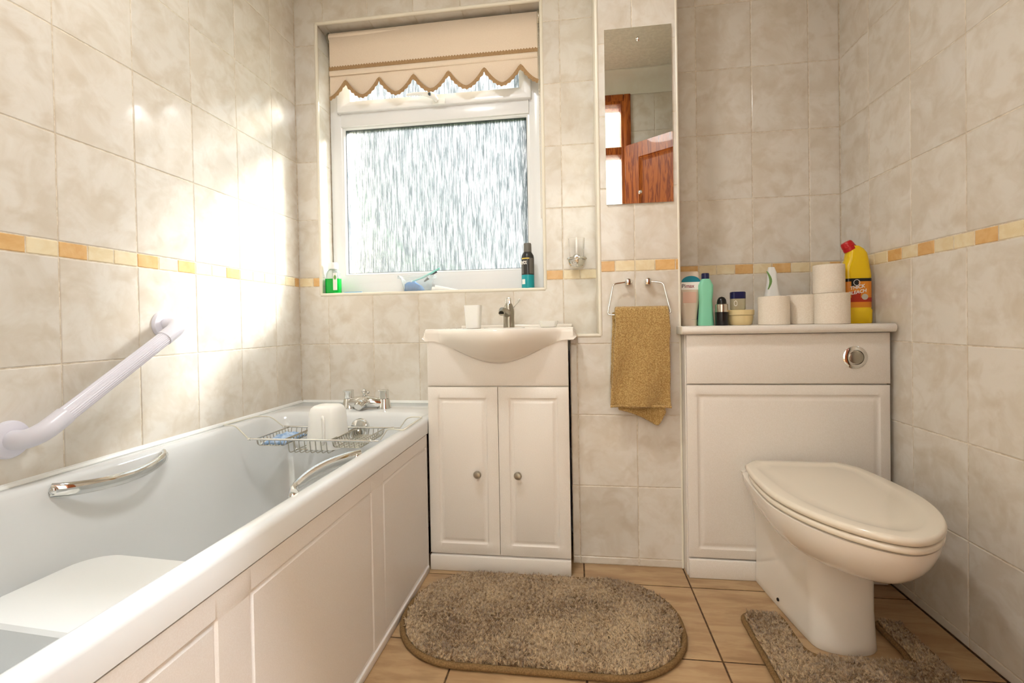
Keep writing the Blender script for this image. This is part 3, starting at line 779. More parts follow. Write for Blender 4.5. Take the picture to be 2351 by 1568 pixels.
bs_ = thing('wash_basin', 'white ceramic basin with a bowed front on the vanity unit', 'basin', (-.267, 1.75, .79))
bx, BW, ZTOP = -.2675, .2635, .832
nu = 49; g = G(); rows = []
for i in range(nu):
    u = -1+2*i/(nu-1); x = bx+BW*u
    s1 = math.cos(PI/2*min(abs(u)/.80, 1))
    bow = s1**1.25
    endf = min(1, (1-abs(u))/.03)
    rr = math.sqrt(max(0, 1-(1-endf)**2))                 # rounded ends
    yfnt = 1.590-.105*bow + .012*(1-rr)
    zb2 = .790-.077*(max(0, math.cos(PI/2*min(abs(u)/.84, 1)))**1.35) + .010*(1-rr)
    zt = ZTOP-.012*(1-rr)
    pr = []
    back = YB-.004 if x < -.030 else YC-.004
    pr.append((x, back, .79)); pr.append((x, back, zt))
    # bowl hollow, deck behind
    for k, yy in enumerate(np.linspace(back, yfnt+.028, 16)[1:]):
        e1 = ((x-bx)/.215)**2+((yy-(1.645-.01))/.115)**2
        dz = -.085*max(0, 1-e1)**.6 if e1 < 1 else 0
        pr.append((x, yy, zt+dz))
    for yy, zz in ((yfnt+.016, zt), (yfnt+.007, zt-.0015), (yfnt+.002, zt-.006), (yfnt, zt-.013)):
        pr.append((x, yy, zz))
    h_ = zt-.013-zb2
    for k in range(1, 11):
        t = k/10
        pr.append((x, yfnt+(1.594-yfnt-.004)*(t**2.2), zt-.013-h_*t))
    pr.append((x, 1.60, zb2+.001)); pr.append((x, 1.66, .788))
    rows.append(pr)
g.loft(rows, True, True, closed=True)
g.build('bowl', 'ceramic', bs_)
G().box(-.47, -.02, YC+.06 if False else 1.905, YB-.003, ZTOP-.004, ZTOP+.010).build('rear_ledge', 'ceramic', bs_, bevel=.004)

# basin tap
bt = thing('basin_mixer_tap', 'chrome mixer tap standing at the back of the basin', 'tap', (-.2575, 1.80, ZTOP))
g = G(); c = (-.2575, 1.80, ZTOP)
g.lathe([(.0215, 0), (.0215, .004), (.0205, .03), (.0215, .055), (.0205, .066), (.016, .082), (.0125, .090), (.002, .092)], c, 24, sx=1, sy=1.05)
g.tube([(-.262, 1.79, ZTOP+.052), (-.266, 1.750, ZTOP+.060), (-.269, 1.715, ZTOP+.062), (-.270, 1.703, ZTOP+.052)], [.017, .014, .0125, .0115], 16)
g.build('body', 'steel', bt)
g = G(); g.loft(rloft([(.012, .012, .006, .090), (.010, .010, .005, .108), (.008, .008, .004, .112)], c)); g.build('cap', 'chrome', bt)
g = G(); g.tube([(-.240, 1.80, ZTOP+.072), (-.222, 1.798, ZTOP+.094)], .0022, 8); g.tube([(-.222, 1.798, ZTOP+.094), (-.213, 1.797, ZTOP+.106)], [.0035, .006], 10); g.build('lever', 'chrome', bt)
g = G(); g.lathe([(.009, 0), (.009, .003)], (-.2703, 1.7030, ZTOP+.0495), 16); g.build('aerator', 'black', bt)

# tumbler and soap dish on the basin
tm = thing('plastic_tumbler', 'frosted white plastic tumbler on the left of the basin deck', 'cup', (-.381, 1.735, ZTOP))
sp = [(.0245, .022, .010, .0), (.0265, .024, .011, .02), (.0305, .027, .012, .084), (.0288, .0253, .011, .084), (.0245, .022, .010, .006)]
G().loft(rloft(sp, (-.381, 1.735, ZTOP))).build('body', 'frosted', tm)
sd_ = thing('soap_dish', 'small frosted white soap dish on the right of the basin deck', 'dish', (-.102, 1.71, ZTOP))
sp = [(.026, .018, .010, 0), (.030, .022, .012, .006), (.0335, .026, .014, .022), (.0315, .024, .013, .022), (.026, .018, .010, .006)]
G().loft(rloft(sp, (-.102, 1.71, ZTOP))).build('body', 'frosted', sd_)

# glass tumbler in a chrome wall holder
hx, hy, hz = .0015, 1.868, 1.062
th = thing('tumbler_holder', 'round chrome tumbler holder on tiles between window and boxing', 'holder', (hx, hy, hz))
g = G()
ring_ = [(hx+.0355*math.cos(2*PI*k/32), hy+.0355*math.sin(2*PI*k/32), hz+.030) for k in range(32)]
g.tube(ring_, .0045, 8, closed=True)
g.lathe([(.006, -.006), (.020, -.001), (.030, .010), (.0345, .024), (.0330, .024), (.028, .011), (.018, .002), (.004, -.003)], (hx, hy, hz), 28)
g.build('cup', 'chrome', th)
g = G(); g.lathe([(.020, 0), (.020, .006), (.015, .012), (.010, .013)], (hx, YB-.001, hz+.036), 24, Mx); g.tube([(hx, YB-.008, hz+.036), (hx, hy+.034, hz+.032)], .007, 10); g.build('wall_mount', 'chrome', th)
G().lathe([(.0245, .002), (.0268, .02), (.0315, .108), (.0292, .108), (.0246, .022), (.022, .006), (.003, .005)], (hx, hy, hz), 28).build('glass_tumbler', 'glassclear', loc=(hx, hy, hz), label='clear glass tumbler standing in the chrome wall holder', cat='glass')

# ------------------------------------------------------------------ mirror and towel
mr_ = thing('wall_mirror', 'tall frameless mirror screwed to the tiled boxing', 'mirror', (.2175, YC, 1.249))
g = G(); g.box(.1060, .3285, YC-.0065, YC-.0012, 1.2495, 1.846); g.build('glass', 'mirror', mr_)
for z in (1.806, 1.287):
    g = G(); g.lathe([(.0065, 0), (.006, .003), (.003, .005), (.001, .0055)], (.2190, YC-.0065, z), 16, Mx); g.build('cap_screw', 'chrome', mr_)

tr_ = thing('towel_ring', 'open chrome towel ring on two wall posts below the mirror', 'towel holder', (.205, YC, .98))
for x in (.1735, .2385):
    g = G(); g.lathe([(.0115, 0), (.0125, .010), (.0110, .026), (.004, .029)], (x, YC-.001, .9815), 20, Mx); g.build('post', 'chrome', tr_)
g = G(); yr = 1.662
g.tube(smooth_path([(.1735, yr+.004, .9815), (.1225, yr-.006, .9745), (.1010, yr-.020, .8700), (.3080, yr-.020, .8700), (.2860, yr-.006, .9750), (.2385, yr+.004, .9815)], 6), .0030, 10)
g.build('ring', 'chrome', tr_)

# towel over the ring's bottom bar
tw = thing('hand_towel', 'mustard yellow terry towel folded over the towel ring', 'towel', (.205, 1.64, .50))
def towel_sheet(g, x0t, x1t, x0b, x1b, path, amp, seed, hem=None):
    n = 34; rows = []
    m_ = len(path)
    for i, (y, z) in enumerate(path):
        t = i/(m_-1); row = []
        fr = max(0, min(1, (.89-z)/.33))
        a = x0t+(x0b-x0t)*fr; b = x1t+(x1b-x1t)*fr
        for k in range(n):
            u = k/(n-1); x = a+(b-a)*u
            w_ = amp*fr*(math.sin(u*9+seed+fr*2.5)*.6+noise.noise(Vector((u*3, z*9, seed)))*.9)
            wob = .004*noise.noise(Vector((z*14, seed, 3)))
            row.append((x+wob, y-w_, z + (hem(u) if (hem and i == m_-1) else 0)))
        rows.append(row)
    return g.loft(rows, False, False, closed=False)
def add_solid(o, t):
    md = o.modifiers.new('thick', 'SOLIDIFY'); md.thickness = t; md.offset = 0
    sb = o.modifiers.new('sub', 'SUBSURF'); sb.levels = 1; sb.render_levels = 2
    tx = bpy.data.textures.get('loops') or bpy.data.textures.new('loops', 'CLOUDS'); tx.noise_scale = .004
    dm = o.modifiers.new('terry', 'DISPLACE'); dm.texture = tx; dm.strength = .0035; dm.mid_level = .5
yb_, zt_ = 1.642, .872
front = [(yb_-.013, z) for z in np.linspace(.878, .562, 30)]
arc = [(yb_+.013*math.cos(a), zt_+.006+.014*math.sin(a)) for a in np.linspace(0, PI, 9)]
back = [(yb_+.014, z) for z in np.linspace(.60, .872, 14)]
g = G(); towel_sheet(g, .1275, .3000, .1055, .3030, arc+front, .013, 1.0)
o = g.build('front_fold', 'towel', tw); add_solid(o, .011)
g = G(); towel_sheet(g, .1190, .2960, .1050, .2900, [(yb_+.016, z) for z in np.linspace(.880, .600, 20)], .002, 4.0)
o = g.build('back_fold', 'towel', tw); add_solid(o, .007)
# lower hanging corner
g = G(); rows = []
for i in range(12):
    t = i/11; row = []
    for k in range(22):
        u = k/21
        x = .128+.155*u+.006*t; zb3 = .560-(.012+.052*min(1, u*1.25)**1.5)*t
        if u > .84: zb3 += (u-.84)*.30*t
        row.append((x, 1.648-.004*math.sin(u*8), zb3+.012*(1-t)))
    rows.append(row)
g.loft(rows, False, False, closed=False); o = g.build('hanging_corner', 'towel', tw); add_solid(o, .007)
g = G(); g.tube([(.1055+.1975*k/20, yb_-.016-.002*math.sin(k*.9), .5635+.002*math.sin(k*.5)) for k in range(21)], .0038, 8); g.build('hem', 'towel', tw)

# ------------------------------------------------------------------ WC unit
wu = thing('toilet_unit', 'white cistern unit with worktop behind the toilet', 'cabinet', (.657, 1.78, 0))
UX0, UX1, UY = .3525, .9605, 1.627
G().box(UX0-.003, UX1-.002, UY+.017, YB-.004, .002, .80).build('carcass', 'cabinet', wu)
G().box(UX0, .600, UY, UY+.017, .0, .062).build('plinth', 'cabinet', wu, bevel=.002)
g = G(); panel_grid(g, (UX0, UY, 0), (1, 0, 0), (0, 0, 1), (0, -1, 0), 0, UX1-UX0, .640, .799, [(0, UX1-UX0, .640, .799)], [(0, -.003), (.006, 0)], .017); g.build('flush_panel', 'cabinet', wu)
g = G(); panel_grid(g, (UX0, UY, 0), (1, 0, 0), (0, 0, 1), (0, -1, 0), 0, UX1-UX0, .068, .635, [(0, UX1-UX0, .068, .635)], [(0, -.005), (.020, -.0002), (.030, 0), (.0345, -.0035), (.041, -.0045), (.047, -.0015), (.052, 0)], .017); g.build('access_panel', 'cabinet', wu)
g = G(); sec = [(1.606, .8045), (1.603, .808), (1.6015, .8145), (1.603, .821), (1.607, .8255), (1.613, .8275), (YB-.003, .8275), (YB-.003, .8015), (1.610, .8015)]
g.loft([[(x, y, z) for y, z in sec] for x in (.334, XR-.003-.0065)]); g.build('worktop', 'cabinet', wu, bevel=.0008)
G().box(.3325, .3345, 1.601, YC-.003, .802, .827).build('edge_strip', 'trim', wu, bevel=.0006)
fb = thing('flush_button', None, None, (.858, UY, .7225), parent=wu); fb['label'] = 'round chrome push button'
g = G(); g.lathe([(.0355, 0), (.0355, .003), (.030, .0065), (.0235, .0075), (.0220, .004), (.003, .004)], (.858, UY, .7225), 40, Mx); g.build('bezel', 'chrome', fb)
g = G(); g.lathe([(.0200, .003), (.0200, .007), (.015, .009), (.003, .0095)], (.860, UY, .7225), 32, Mx); g.build('button', 'steel', fb)

# ------------------------------------------------------------------ toilet
tl = thing('toilet', 'white back-to-wall toilet with closed lid against the right-hand unit', 'toilet', (.662, 1.40, 0))
tcx = .662
def egg(scale_w, y_tip, y_back, wmax, z, cut=.03, wback=.82, n=22, ymid=1.34, cx=tcx):
    pts = []
    side = []
    for k in range(n+1):
        a = PI/2*k/n; t = math.cos(a)      # 1 at tip -> 0 at mid
        y = ymid-(ymid-y_tip)*t
        wv = wmax*max(0, 1-t**1.85)**.60
        side.append((wv, y))
    m_ = 10
    for k in range(1, m_+1):
        t = k/m_; y = ymid+(y_back-ymid)*t
        wv = wmax*(1-(1-wback)*t*t)
        if y > y_back-cut: wv -= (y-(y_back-cut))/cut*cut*.7
        side.append((wv, y))
    R_ = [(cx+wv*scale_w, y, z) for wv, y in side]; L_ = [(cx-wv*scale_w, y, z) for wv, y in side[1:]]
    return R_+L_[::-1]
g = G(); loops = []
YBK = 1.6085
# bowl: from rim down, shrinking towards the pedestal
for k in range(15):
    a = PI/2*k/14*.995
    sc = math.cos(a)**.50; z = .364-.122*math.sin(a)**1.25
    l = egg(1, 1.057, YBK, .176, z, .02, .86)
    loops.append([(tcx+(x-tcx)*sc, 1.36+(y-1.36)*sc, z_) for x, y, z_ in l])
rim2 = [(tcx+(x-tcx)*.955, 1.40+(y-1.40)*.965, .3665) for x, y, _ in egg(1, 1.057, YBK, .176, .36, .02, .86)]
g.loft([rim2]+loops)
bowl = g.build('bowl', 'ceramic', tl)
g = G(); loops = []
for z, ex in ((0, 0), (.004, .002), (.02, .001), (.10, -.001), (.20, .002), (.27, .010), (.33, .030), (.360, .045)):
    pts = []
    n = 14
    hwf, hwb = .078+ex, .1075+ex*1.0
    yfz = 1.290+.012*min(z/.2, 1)-ex*.6
    for k in range(n+1):       # front half-round
        a = PI*k/n
        pts.append((tcx+.005+hwf*math.cos(a)*(1 if True else 0), yfz+.050-.050*math.sin(a)**.8, z))
    for k in range(1, 9):
        t = k/8; pts.append((tcx+.005-(hwf+(hwb-hwf)*t**.8), yfz+.050+(UY-.001-yfz-.050)*t, z))
    for k in range(8, 0, -1):
        t = k/8; pts.append((tcx+.005+(hwf+(hwb-hwf)*t**.8), yfz+.050+(UY-.001-yfz-.050)*t, z))
    loops.append(pts)
g.loft(loops); g.build('pedestal', 'ceramic', tl)
def slab(z0, z1, tip, back, wm, r, name, m, cut, wback, dome=0):
    g = G(); loops = []
    base = egg(1, tip, back, wm, 0, cut, wback)
    def ring(ins, z):
        o_ = []
        for x, y, _ in base:
            dx, dy = x-tcx, y-1.34; ln = math.hypot(dx, dy); k_ = (ln-ins)/ln
            o_.append((tcx+dx*k_, 1.34+dy*k_, z))
        return o_
    for k in range(5):
        a = PI/2*k/4; loops.append(ring(r*(1-math.sin(a)), z0+r*(1-math.cos(a))))
    for k in range(5):
        a = PI/2*k/4; loops.append(ring(r*(1-math.cos(a)), z1-r*(1-math.sin(a))))
    if dome:
        loops.append(ring(.030, z1+.0008)); loops.append(ring(.040, z1+.0002)); loops.append(ring(.046, z1-.0012)); loops.append(ring(.075, z1-.0005)); loops.append(ring(.10, z1+.0005))
    g.loft(loops); return g.build(name, m, tl)
slab(.3685, .3835, 1.049, 1.560, .1765, .006, 'seat', 'seat', .04, .86)
slab(.3855, .4040, 1.046, 1.596, .1785, .0085, 'lid', 'seat', .045, .84, dome=1)
for x in (tcx-.085, tcx+.085): G().tube([(x-.018, 1.590, .376), (x+.018, 1.590, .376)], .009, 12).build('hinge', 'seat', tl)
g = G(); g.lathe([(.0052, 0), (.0045, .003), (.001, .004)], (tcx-.0925, 1.482, .026), 12, Matrix.Rotation(-PI/2, 3, 'Y') @ Matrix.Rotation(.1, 3, 'X')); g.build('fixing_hole', 'black', tl)

# ------------------------------------------------------------------ rugs
def pile(name, inside, x0, x1, y0, y1, ztop, n, parent, h=(.009, .020), wdt=.0034, lean=.012, m='pile', edge=None):
    rs = np.random.RandomState(5)
    pts = rs.uniform((x0, y0), (x1, y1), (int(n*1.7), 2)); pts = pts[inside(pts[:, 0], pts[:, 1])][:n]
    n = len(pts); a = rs.uniform(0, 2*PI, n); ang = rs.uniform(0, 2*PI, n)
    # clumps lean together
    cl = np.array([noise.noise(Vector((p[0]*38, p[1]*38, 1))) for p in pts])
    ang = ang*.5+cl*7
    hh = rs.uniform(h[0], h[1], n)*(1+.25*cl); wd = wdt*rs.uniform(.7, 1.3, n); ln = lean*rs.uniform(.3, 1, n)
    V = np.zeros((n, 7, 3)); 
    for k in range(3):
        t = a+k*2*PI/3
        V[:, k, 0] = pts[:, 0]+np.cos(t)*wd; V[:, k, 1] = pts[:, 1]+np.sin(t)*wd; V[:, k, 2] = ztop
        V[:, 3+k, 0] = pts[:, 0]+np.cos(t)*wd*.8+np.cos(ang)*ln*.45; V[:, 3+k, 1] = pts[:, 1]+np.sin(t)*wd*.8+np.sin(ang)*ln*.45; V[:, 3+k, 2] = ztop+hh*.62
    V[:, 6, 0] = pts[:, 0]+np.cos(ang)*ln*1.2; V[:, 6, 1] = pts[:, 1]+np.sin(ang)*ln*1.2; V[:, 6, 2] = ztop+hh
    Fi = []
    for k in range(3):
        j = (k+1) % 3; Fi += [(k, j, 3+j), (k, 3+j, 3+k), (3+k, 3+j, 6)]
    Fi = np.array(Fi); F_ = (Fi[None]+np.arange(n)[:, None, None]*7).reshape(-1, 3)
    o3 = org(parent); Vf = V.reshape(-1, 3)-np.array(o3)
    me = bpy.data.meshes.new(name); me.vertices.add(len(Vf)); me.vertices.foreach_set('co', Vf.ravel())
    me.loops.add(len(F_)*3); me.loops.foreach_set('vertex_index', F_.ravel().astype(np.int32))
    me.polygons.add(len(F_)); me.polygons.foreach_set('loop_start', np.arange(0, len(F_)*3, 3, dtype=np.int32)); me.polygons.foreach_set('loop_total', np.full(len(F_), 3, dtype=np.int32))
    me.update(); me.validate(); me.materials.append(M[m])
    o = bpy.data.objects.new(name, me); COL.objects.link(o); o.parent = parent; o['kind'] = 'stuff'
    return o
def pile_material():
    m = M['pile']; b = m.node_tree.nodes['Principled BSDF']; v = coords(m, False)
    n1 = N(m, 'ShaderNodeTexNoise'); n1.inputs['Scale'].default_value = 120; n1.inputs['Detail'].default_value = 2
    n2 = N(m, 'ShaderNodeTexNoise'); n2.inputs['Scale'].default_value = 6; n2.inputs['Detail'].default_value = 3
    LK(m, v, n1.inputs['Vector']); LK(m, v, n2.inputs['Vector'])
    ad = N(m, 'ShaderNodeMath'); ad.operation = 'MULTIPLY_ADD'; ad.inputs[1].default_value = .6; LK(m, n1.outputs['Fac'], ad.inputs[0]); 
    a2 = N(m, 'ShaderNodeMath'); a2.operation = 'MULTIPLY'; a2.inputs[1].default_value = .4; LK(m, n2.outputs['Fac'], a2.inputs[0]); LK(m, a2.outputs[0], ad.inputs[2])
    r1 = N(m, 'ShaderNodeValToRGB'); e = r1.color_ramp.elements
    e[0].position = .38; e[0].color = lin(122, 92, 60); e[1].position = .62; e[1].color = lin(208, 180, 142)
    LK(m, ad.outputs[0], r1.inputs['Fac']); LK(m, r1.outputs[0], b.inputs['Base Color'])
pile_material()

rg = thing('bath_mat', 'oval shaggy beige bath mat in front of the vanity unit', 'mat', (-.119, 1.35, 0))
mcx, mcy, mhx, mhy, mr0 = -.119, 1.3490, .3935, .2180, .200
g = G(); g.loft([rrect(mcx, mcy, mhx-.004, mhy-.004, mr0, z, 12) for z in (.001, .010)]); g.build('backing', 'rugbase', rg)
rp = rrect(mcx, mcy, mhx-.0045, mhy-.0045, mr0, .0085, 12)
rp = [p for i, p in enumerate(rp) if i == 0 or (Vector(p)-Vector(rp[i-1])).length > .0008]
G().tube(rp, .0078, 10, closed=True).build('binding', 'rugbase', rg)
def in_rr(x, y, ins=.016):
    hx_, hy_, r = mhx-ins, mhy-ins, mr0-ins
    qx = np.maximum(np.abs(x-mcx)-(hx_-r), 0); qy = np.maximum(np.abs(y-mcy)-(hy_-r), 0)
    return np.hypot(qx, qy) < r
pile('pile', in_rr, mcx-.4, mcx+.4, mcy-.22, mcy+.22, .009, 52000, rg)

r2 = thing('pedestal_mat', 'shaggy beige pedestal mat cut out around the toilet foot', 'mat', (.655, 1.15, 0))
qx0, qx1, qy0, qy1 = .4430, .8600, .88, 1.428
cu0, cu1, cuy = .556, .790, 1.262          # cut-out
def u_outline(ins, z):
    a, b, c, d = qx0+ins, qx1-ins, qy0+ins, qy1-ins; e0, e1, ey = cu0-ins, cu1+ins, cuy-ins
    P_ = [(a, c), (b, c), (b, d), (e1, d), (e1, ey), (e0, ey), (e0, d), (a, d)]
    R_ = [.06, .06, .03, .02, .05, .05, .02, .03]
    o_ = []
    for i in range(8):
        p = Vector((*P_[i], z)); p0 = Vector((*P_[i-1], z)); p1 = Vector((*P_[(i+1) % 8], z)); r = R_[i]
        s_ = p+(p0-p).normalized()*r; t_ = p+(p1-p).normalized()*r
        for k in range(7):
            u = k/6; o_.append(s_*(1-u)**2+p*2*u*(1-u)+t_*u*u)
    return o_
g = G(); g.loft([u_outline(.002, .001), u_outline(.002, .010)]); g.build('backing', 'rugbase', r2)
G().tube(u_outline(.004, .0085), .0072, 10, closed=True).build('binding', 'rugbase', r2)
def in_u(x, y, ins=.012):
    a = (x > qx0+ins) & (x < qx1-ins) & (y > qy0+ins) & (y < qy1-ins)
    hole = (x > cu0-ins) & (x < cu1+ins) & (y > cuy-ins)
    return a & ~hole
pile('pile', in_u, qx0, qx1, qy0, qy1, .009, 32000, r2, h=(.012, .020), wdt=.0034, lean=.011)

# ------------------------------------------------------------------ roller blind
bl = thing('roller_blind', 'peach roller blind with scalloped braided hem in the window', 'blind', (-.595, 1.985, 2.12))
fx0, fx1, fy = -1.053, -.1430, 1.975
g = G(); g.lathe([(.019, 0), (.019, .922)], (fx0-.004, fy+.020, 2.110), 20, Matrix.Rotation(PI/2, 3, 'Y')); g.build('roller', 'blind', bl)
CUSP0, PIT = -.980, .1530
def scallop(x):
    ph = (x-CUSP0)/PIT; f = ph-math.floor(ph)
    return 1.838+.068*(abs(2*f-1)**1.7)
n = 240; rows_ = []
xs = sorted(set([fx0+(fx1-fx0)*k/n for k in range(n+1)]+[CUSP0+PIT*k for k in range(6)]))
zs = [2.122, 2.05, 1.985, 1.978, 1.972, 1.955, 1.938, 1.932]
g = G(); L = []
for x in xs:
    L.append([(x, fy+.002*math.sin(x*5), z) for z in zs]+[(x, fy+.002*math.sin(x*5), scallop(x))])
g.loft(L, False, False, closed=False); o = g.build('fabric', 'blind', bl)
md = o.modifiers.new('thick', 'SOLIDIFY'); md.thickness = .0012
g = G(); g.tube([(fx0+.002, fy-.003, 1.946), (fx1-.002, fy-.003, 1.946)], .009, 12, sx=1.3, sy=.45); g.build('lath_pocket', 'blind', bl)
g = G(); n = 300; L = []
for k in range(n+1):
    x = fx0+(fx1-fx0)*k/n; zz = 1.9670
    L.append([(x, fy-.0030, zz-.0085), (x, fy-.0046, zz), (x, fy-.0030, zz+.0080+.0028*math.sin(k*PI/2)), (x, fy-.0010, zz)])
g.loft(L, True, True); g.build('braid', 'braid', bl, label='straight tan braid strip above the scallops')
g = G(); L = []
for i, x in enumerate(xs):
    z = scallop(x); dz = (scallop(x+.0005)-scallop(x-.0005))/.001; nn = Vector((-dz, 0, 1)).normalized()
    if abs((x-CUSP0)/PIT-round((x-CUSP0)/PIT)) < .004: nn = Vector((0, 0, 1))
    wdt_ = .0075+.0022*math.sin(i*PI/2)
    p = Vector((x, fy-.002, z)); L.append([p-nn*wdt_, p+Vector((0, -.002, 0)), p+nn*.0085, p+Vector((0, .0015, 0))])
g.loft(L, True, True); g.build('braid', 'braid', bl, label='tan braid following the scalloped hem')
g = G()
for k in range(150):
    for s in (0, 1):
        z = 2.108-.0056*k
        g.sphere((-.1385+.0045*s, 1.950+.012*s, z), .0020, 6, 4)
g.build('bead_chain', 'bead', bl, kind='stuff')
for x in (fx0-.010, fx1+.004):
    g = G(); g.lathe([(.024, 0), (.024, .004), (.010, .006)], (x, fy+.020, 2.110), 20, Matrix.Rotation(PI/2, 3, 'Y')); g.build('bracket', 'steel', bl)

# ------------------------------------------------------------------ things on the window sill
SZ = WZ0+.0005
mw = thing('mouthwash_bottle', 'clear bottle of bright green liquid in the left corner of the window sill', 'bottle', (-1.050, 1.964, SZ))
c = (-1.050, 1.964, SZ)
G().loft(rloft([(.032, .021, .013, .0705), (.0285, .019, .012, .094), (.020, .016, .012, .108), (.0145, .0145, .014, .112)], c)).build('bottle', 'clearbottle', mw)
G().loft(rloft([(.029, .019, .012, 0), (.032, .021, .013, .004), (.032, .021, .013, .070)], c)).build('liquid', 'greenliq', mw)
G().lathe([(.0215, .112), (.0215, .135), (.020, .140), (.003, .1405)], c, 22).build('cap', 'whiteplastic', mw)
g = G(); g.box(-1.040, -1.022, 1.9415, 1.9425, SZ+.020, SZ+.094); g.build('label', 'white_print', mw)
text('fresh', .012, 'leaf', mw, (-1.031, 1.9412, SZ+.074), (1, 0, 0), (0, 0, 1)) if False else None
g = G(); g.lathe([(.006, 0), (.006, .0006)], (-1.031, 1.9414, SZ+.075), 16, Mx, sx=1, sy=1.6); g.build('emblem', 'leaf', mw)

cb = thing('comb', 'flat pale blue comb lying on the window sill beside the green bottle', 'comb', (-.957, 1.962, SZ))
g = G(); g.box(-.998, -.916, 1.955, 1.962, SZ, SZ+.012); g.build('spine', 'paleblue', cb, bevel=.002)
g = G()
for k in range(26): g.box(-.996+.0031*k, -.9945+.0031*k, 1.962, 1.986, SZ+.003, SZ+.008)
g.build('teeth', 'paleblue', cb, kind='stuff')

# tub of packets
tb_ = thing('plastic_tub', 'clear tapered plastic tub in the middle of the window sill', 'tub', (-.675, 1.975, SZ))
c = (-.675, 1.975, SZ)
sp = [(.050, .026, .014, 0), (.054, .028, .014, .004), (.066, .032, .016, .058), (.080, .034, .018, .062), (.082, .034, .018, .074), (.078, .032, .018, .074), (.064, .030, .016, .060), (.052, .026, .014, .006)]
G().loft(rloft(sp, c)).build('body', 'clearbottle', tb_)
g = G(); L = []
rs = random.Random(9)
for i in range(14):
    row = []
    for j in range(8):
        u, v = i/13, j/7
        x = -.722+.084*u; y = 1.952+.040*v
        z = SZ+.006+(.052-.028*u)*math.sin(PI*v)**.3*(math.sin(PI*min(1, u*1.1+.05)))**.3+.008*noise.noise(Vector((x*90, y*60, 0)))
        row.append((x, y, z))
    L.append(row)
g.loft(L, False, False, closed=False); o = g.build('packet', 'blue', loc=(-.69, 1.972, SZ+.006), label='crumpled bright blue packet inside the plastic tub', cat='packet')
md = o.modifiers.new('thick', 'SOLIDIFY'); md.thickness = .004
rz = thing('razor', 'teal and white handled razor sticking out of the plastic tub', 'razor', (-.64, 1.972, SZ+.02))
g = G(); g.tube([(-.700, 1.968, SZ+.048), (-.650, 1.966, SZ+.064), (-.605, 1.964, SZ+.083), (-.572, 1.962, SZ+.101)], [.003, .0042, .0052, .004], 10); g.build('handle', 'tealrazor', rz)
g = G(); g.tube([(-.612, 1.964, SZ+.073), (-.584, 1.963, SZ+.088)], [.003, .0045], 8); g.tube([(-.640, 1.962, SZ+.048), (-.620, 1.961, SZ+.062)], [.003, .0065], 8); g.build('grip', 'greyrubber', rz)
G().loft(rloft([(.012, .008, .003, 0), (.012, .008, .003, .012)], (-.706, 1.968, SZ+.042))).build('head', 'whiteplastic', rz)
tt = thing('toothpaste_tube', 'squeezed white tube lying on the window sill right of the tub', 'tube', (-.53, 1.965, SZ))
g = G(); L = []
for k in range(12):
    t = k/11; x = -.592+.125*t; hz_ = .0145*(1-t)**.9+.0012; hy_ = .011+.010*t
    L.append([(x, 1.965+hy_*math.cos(a), SZ+hz_+hz_*math.sin(a)) for a in [2*PI*i/14 for i in range(14)]])
g.loft(L); g.build('tube_body', 'whiteplastic', tt)
g = G(); g.lathe([(.010, 0), (.009, .014)], (-.606, 1.965, SZ+.014), 14, Matrix.Rotation(PI/2, 3, 'Y')); g.build('cap', 'whiteplastic', tt)
g = G(); g.box(-.560, -.485, 1.9425, 1.9440, SZ+.0005, SZ+.0055); g.build('print', 'greyrubber', tt, label='dark printed edge of the tube')

cn = thing('shaving_foam_can', 'black and turquoise aerosol can in the right corner of the sill', 'can', (-.198, 1.958, SZ))
c = (-.198, 1.958, SZ)
G().lathe([(.0255, 0), (.0262, .002), (.0262, .060)], c, 28).build('lower_band', 'turq', cn)
G().lathe([(.0262, .060), (.0262, .130), (.0245, .140), (.0190, .150), (.0168, .154)], c, 28).build('upper_body', 'canblack', cn)
G().lathe([(.0168, .154), (.0162, .186), (.0140, .1905), (.003, .1915)], c, 24).build('cap', 'cangrey', cn)
def on_can(m, x0, x1, z0, z1, name='print'):
    g = G(); L = []
    for k in range(9):
        x = x0+(x1-x0)*k/8; y = 1.958-math.sqrt(.0266**2-min(x*x, .0265**2)); L.append([(-.198+x, y, SZ+z0), (-.198+x, y, SZ+z1), (-.198+x, y+.001, SZ+z1), (-.198+x, y+.001, SZ+z0)])
    g.loft(L); return g.build(name, m, cn)
on_can('yellowprint', -.024, .008, .137, .141, 'stripe') if False else None
on_can('cangrey', -.0245, -.015, .065, .104); on_can('cangrey', .009, .0235, .064, .128)
on_can('yellowprint', -.022, .010, .124, .1285, 'stripe')
on_can('white_print', -.0225, -.009, .022, .042, 'foam_emblem')
text('ette', .0250, 'white_print', cn, (-.2060, 1.9313, SZ+.103), (1, 0, 0), (0, 0, 1), bold=.0006, label='cropped white brand lettering', bend=.0266)

# ------------------------------------------------------------------ things on the toilet unit's worktop
WZ = .8277
def roll(x, y, z, r, label, h=.098, group='toilet rolls on the worktop'):
    t = thing('toilet_roll', label, 'toilet roll', (x, y, z), group)
    G().lathe([(.0205, 0), (r-.002, 0), (r, .0015), (r, h-.0015), (r-.002, h), (.0205, h), (.0205, 0)], (x, y, z), 40, cap0=False, cap1=False).build('paper', 'paper', t)
    G().lathe([(.0205, .0005), (.0205, h-.0005), (.0193, h-.0005), (.0193, .0005), (.0205, .0005)], (x, y, z), 24, cap0=False, cap1=False).build('core', 'card', t)
    return t
roll(.6500, 1.702, WZ, .0475, 'leftmost toilet roll on the worktop, beside the cream tub', .094)
roll(.7515, 1.735, WZ, .0480, 'middle toilet roll on the worktop, set back between two others', .098)
roll(.8110, 1.663, WZ, .0490, 'lowest toilet roll nearest the yellow bleach bottle', .098)
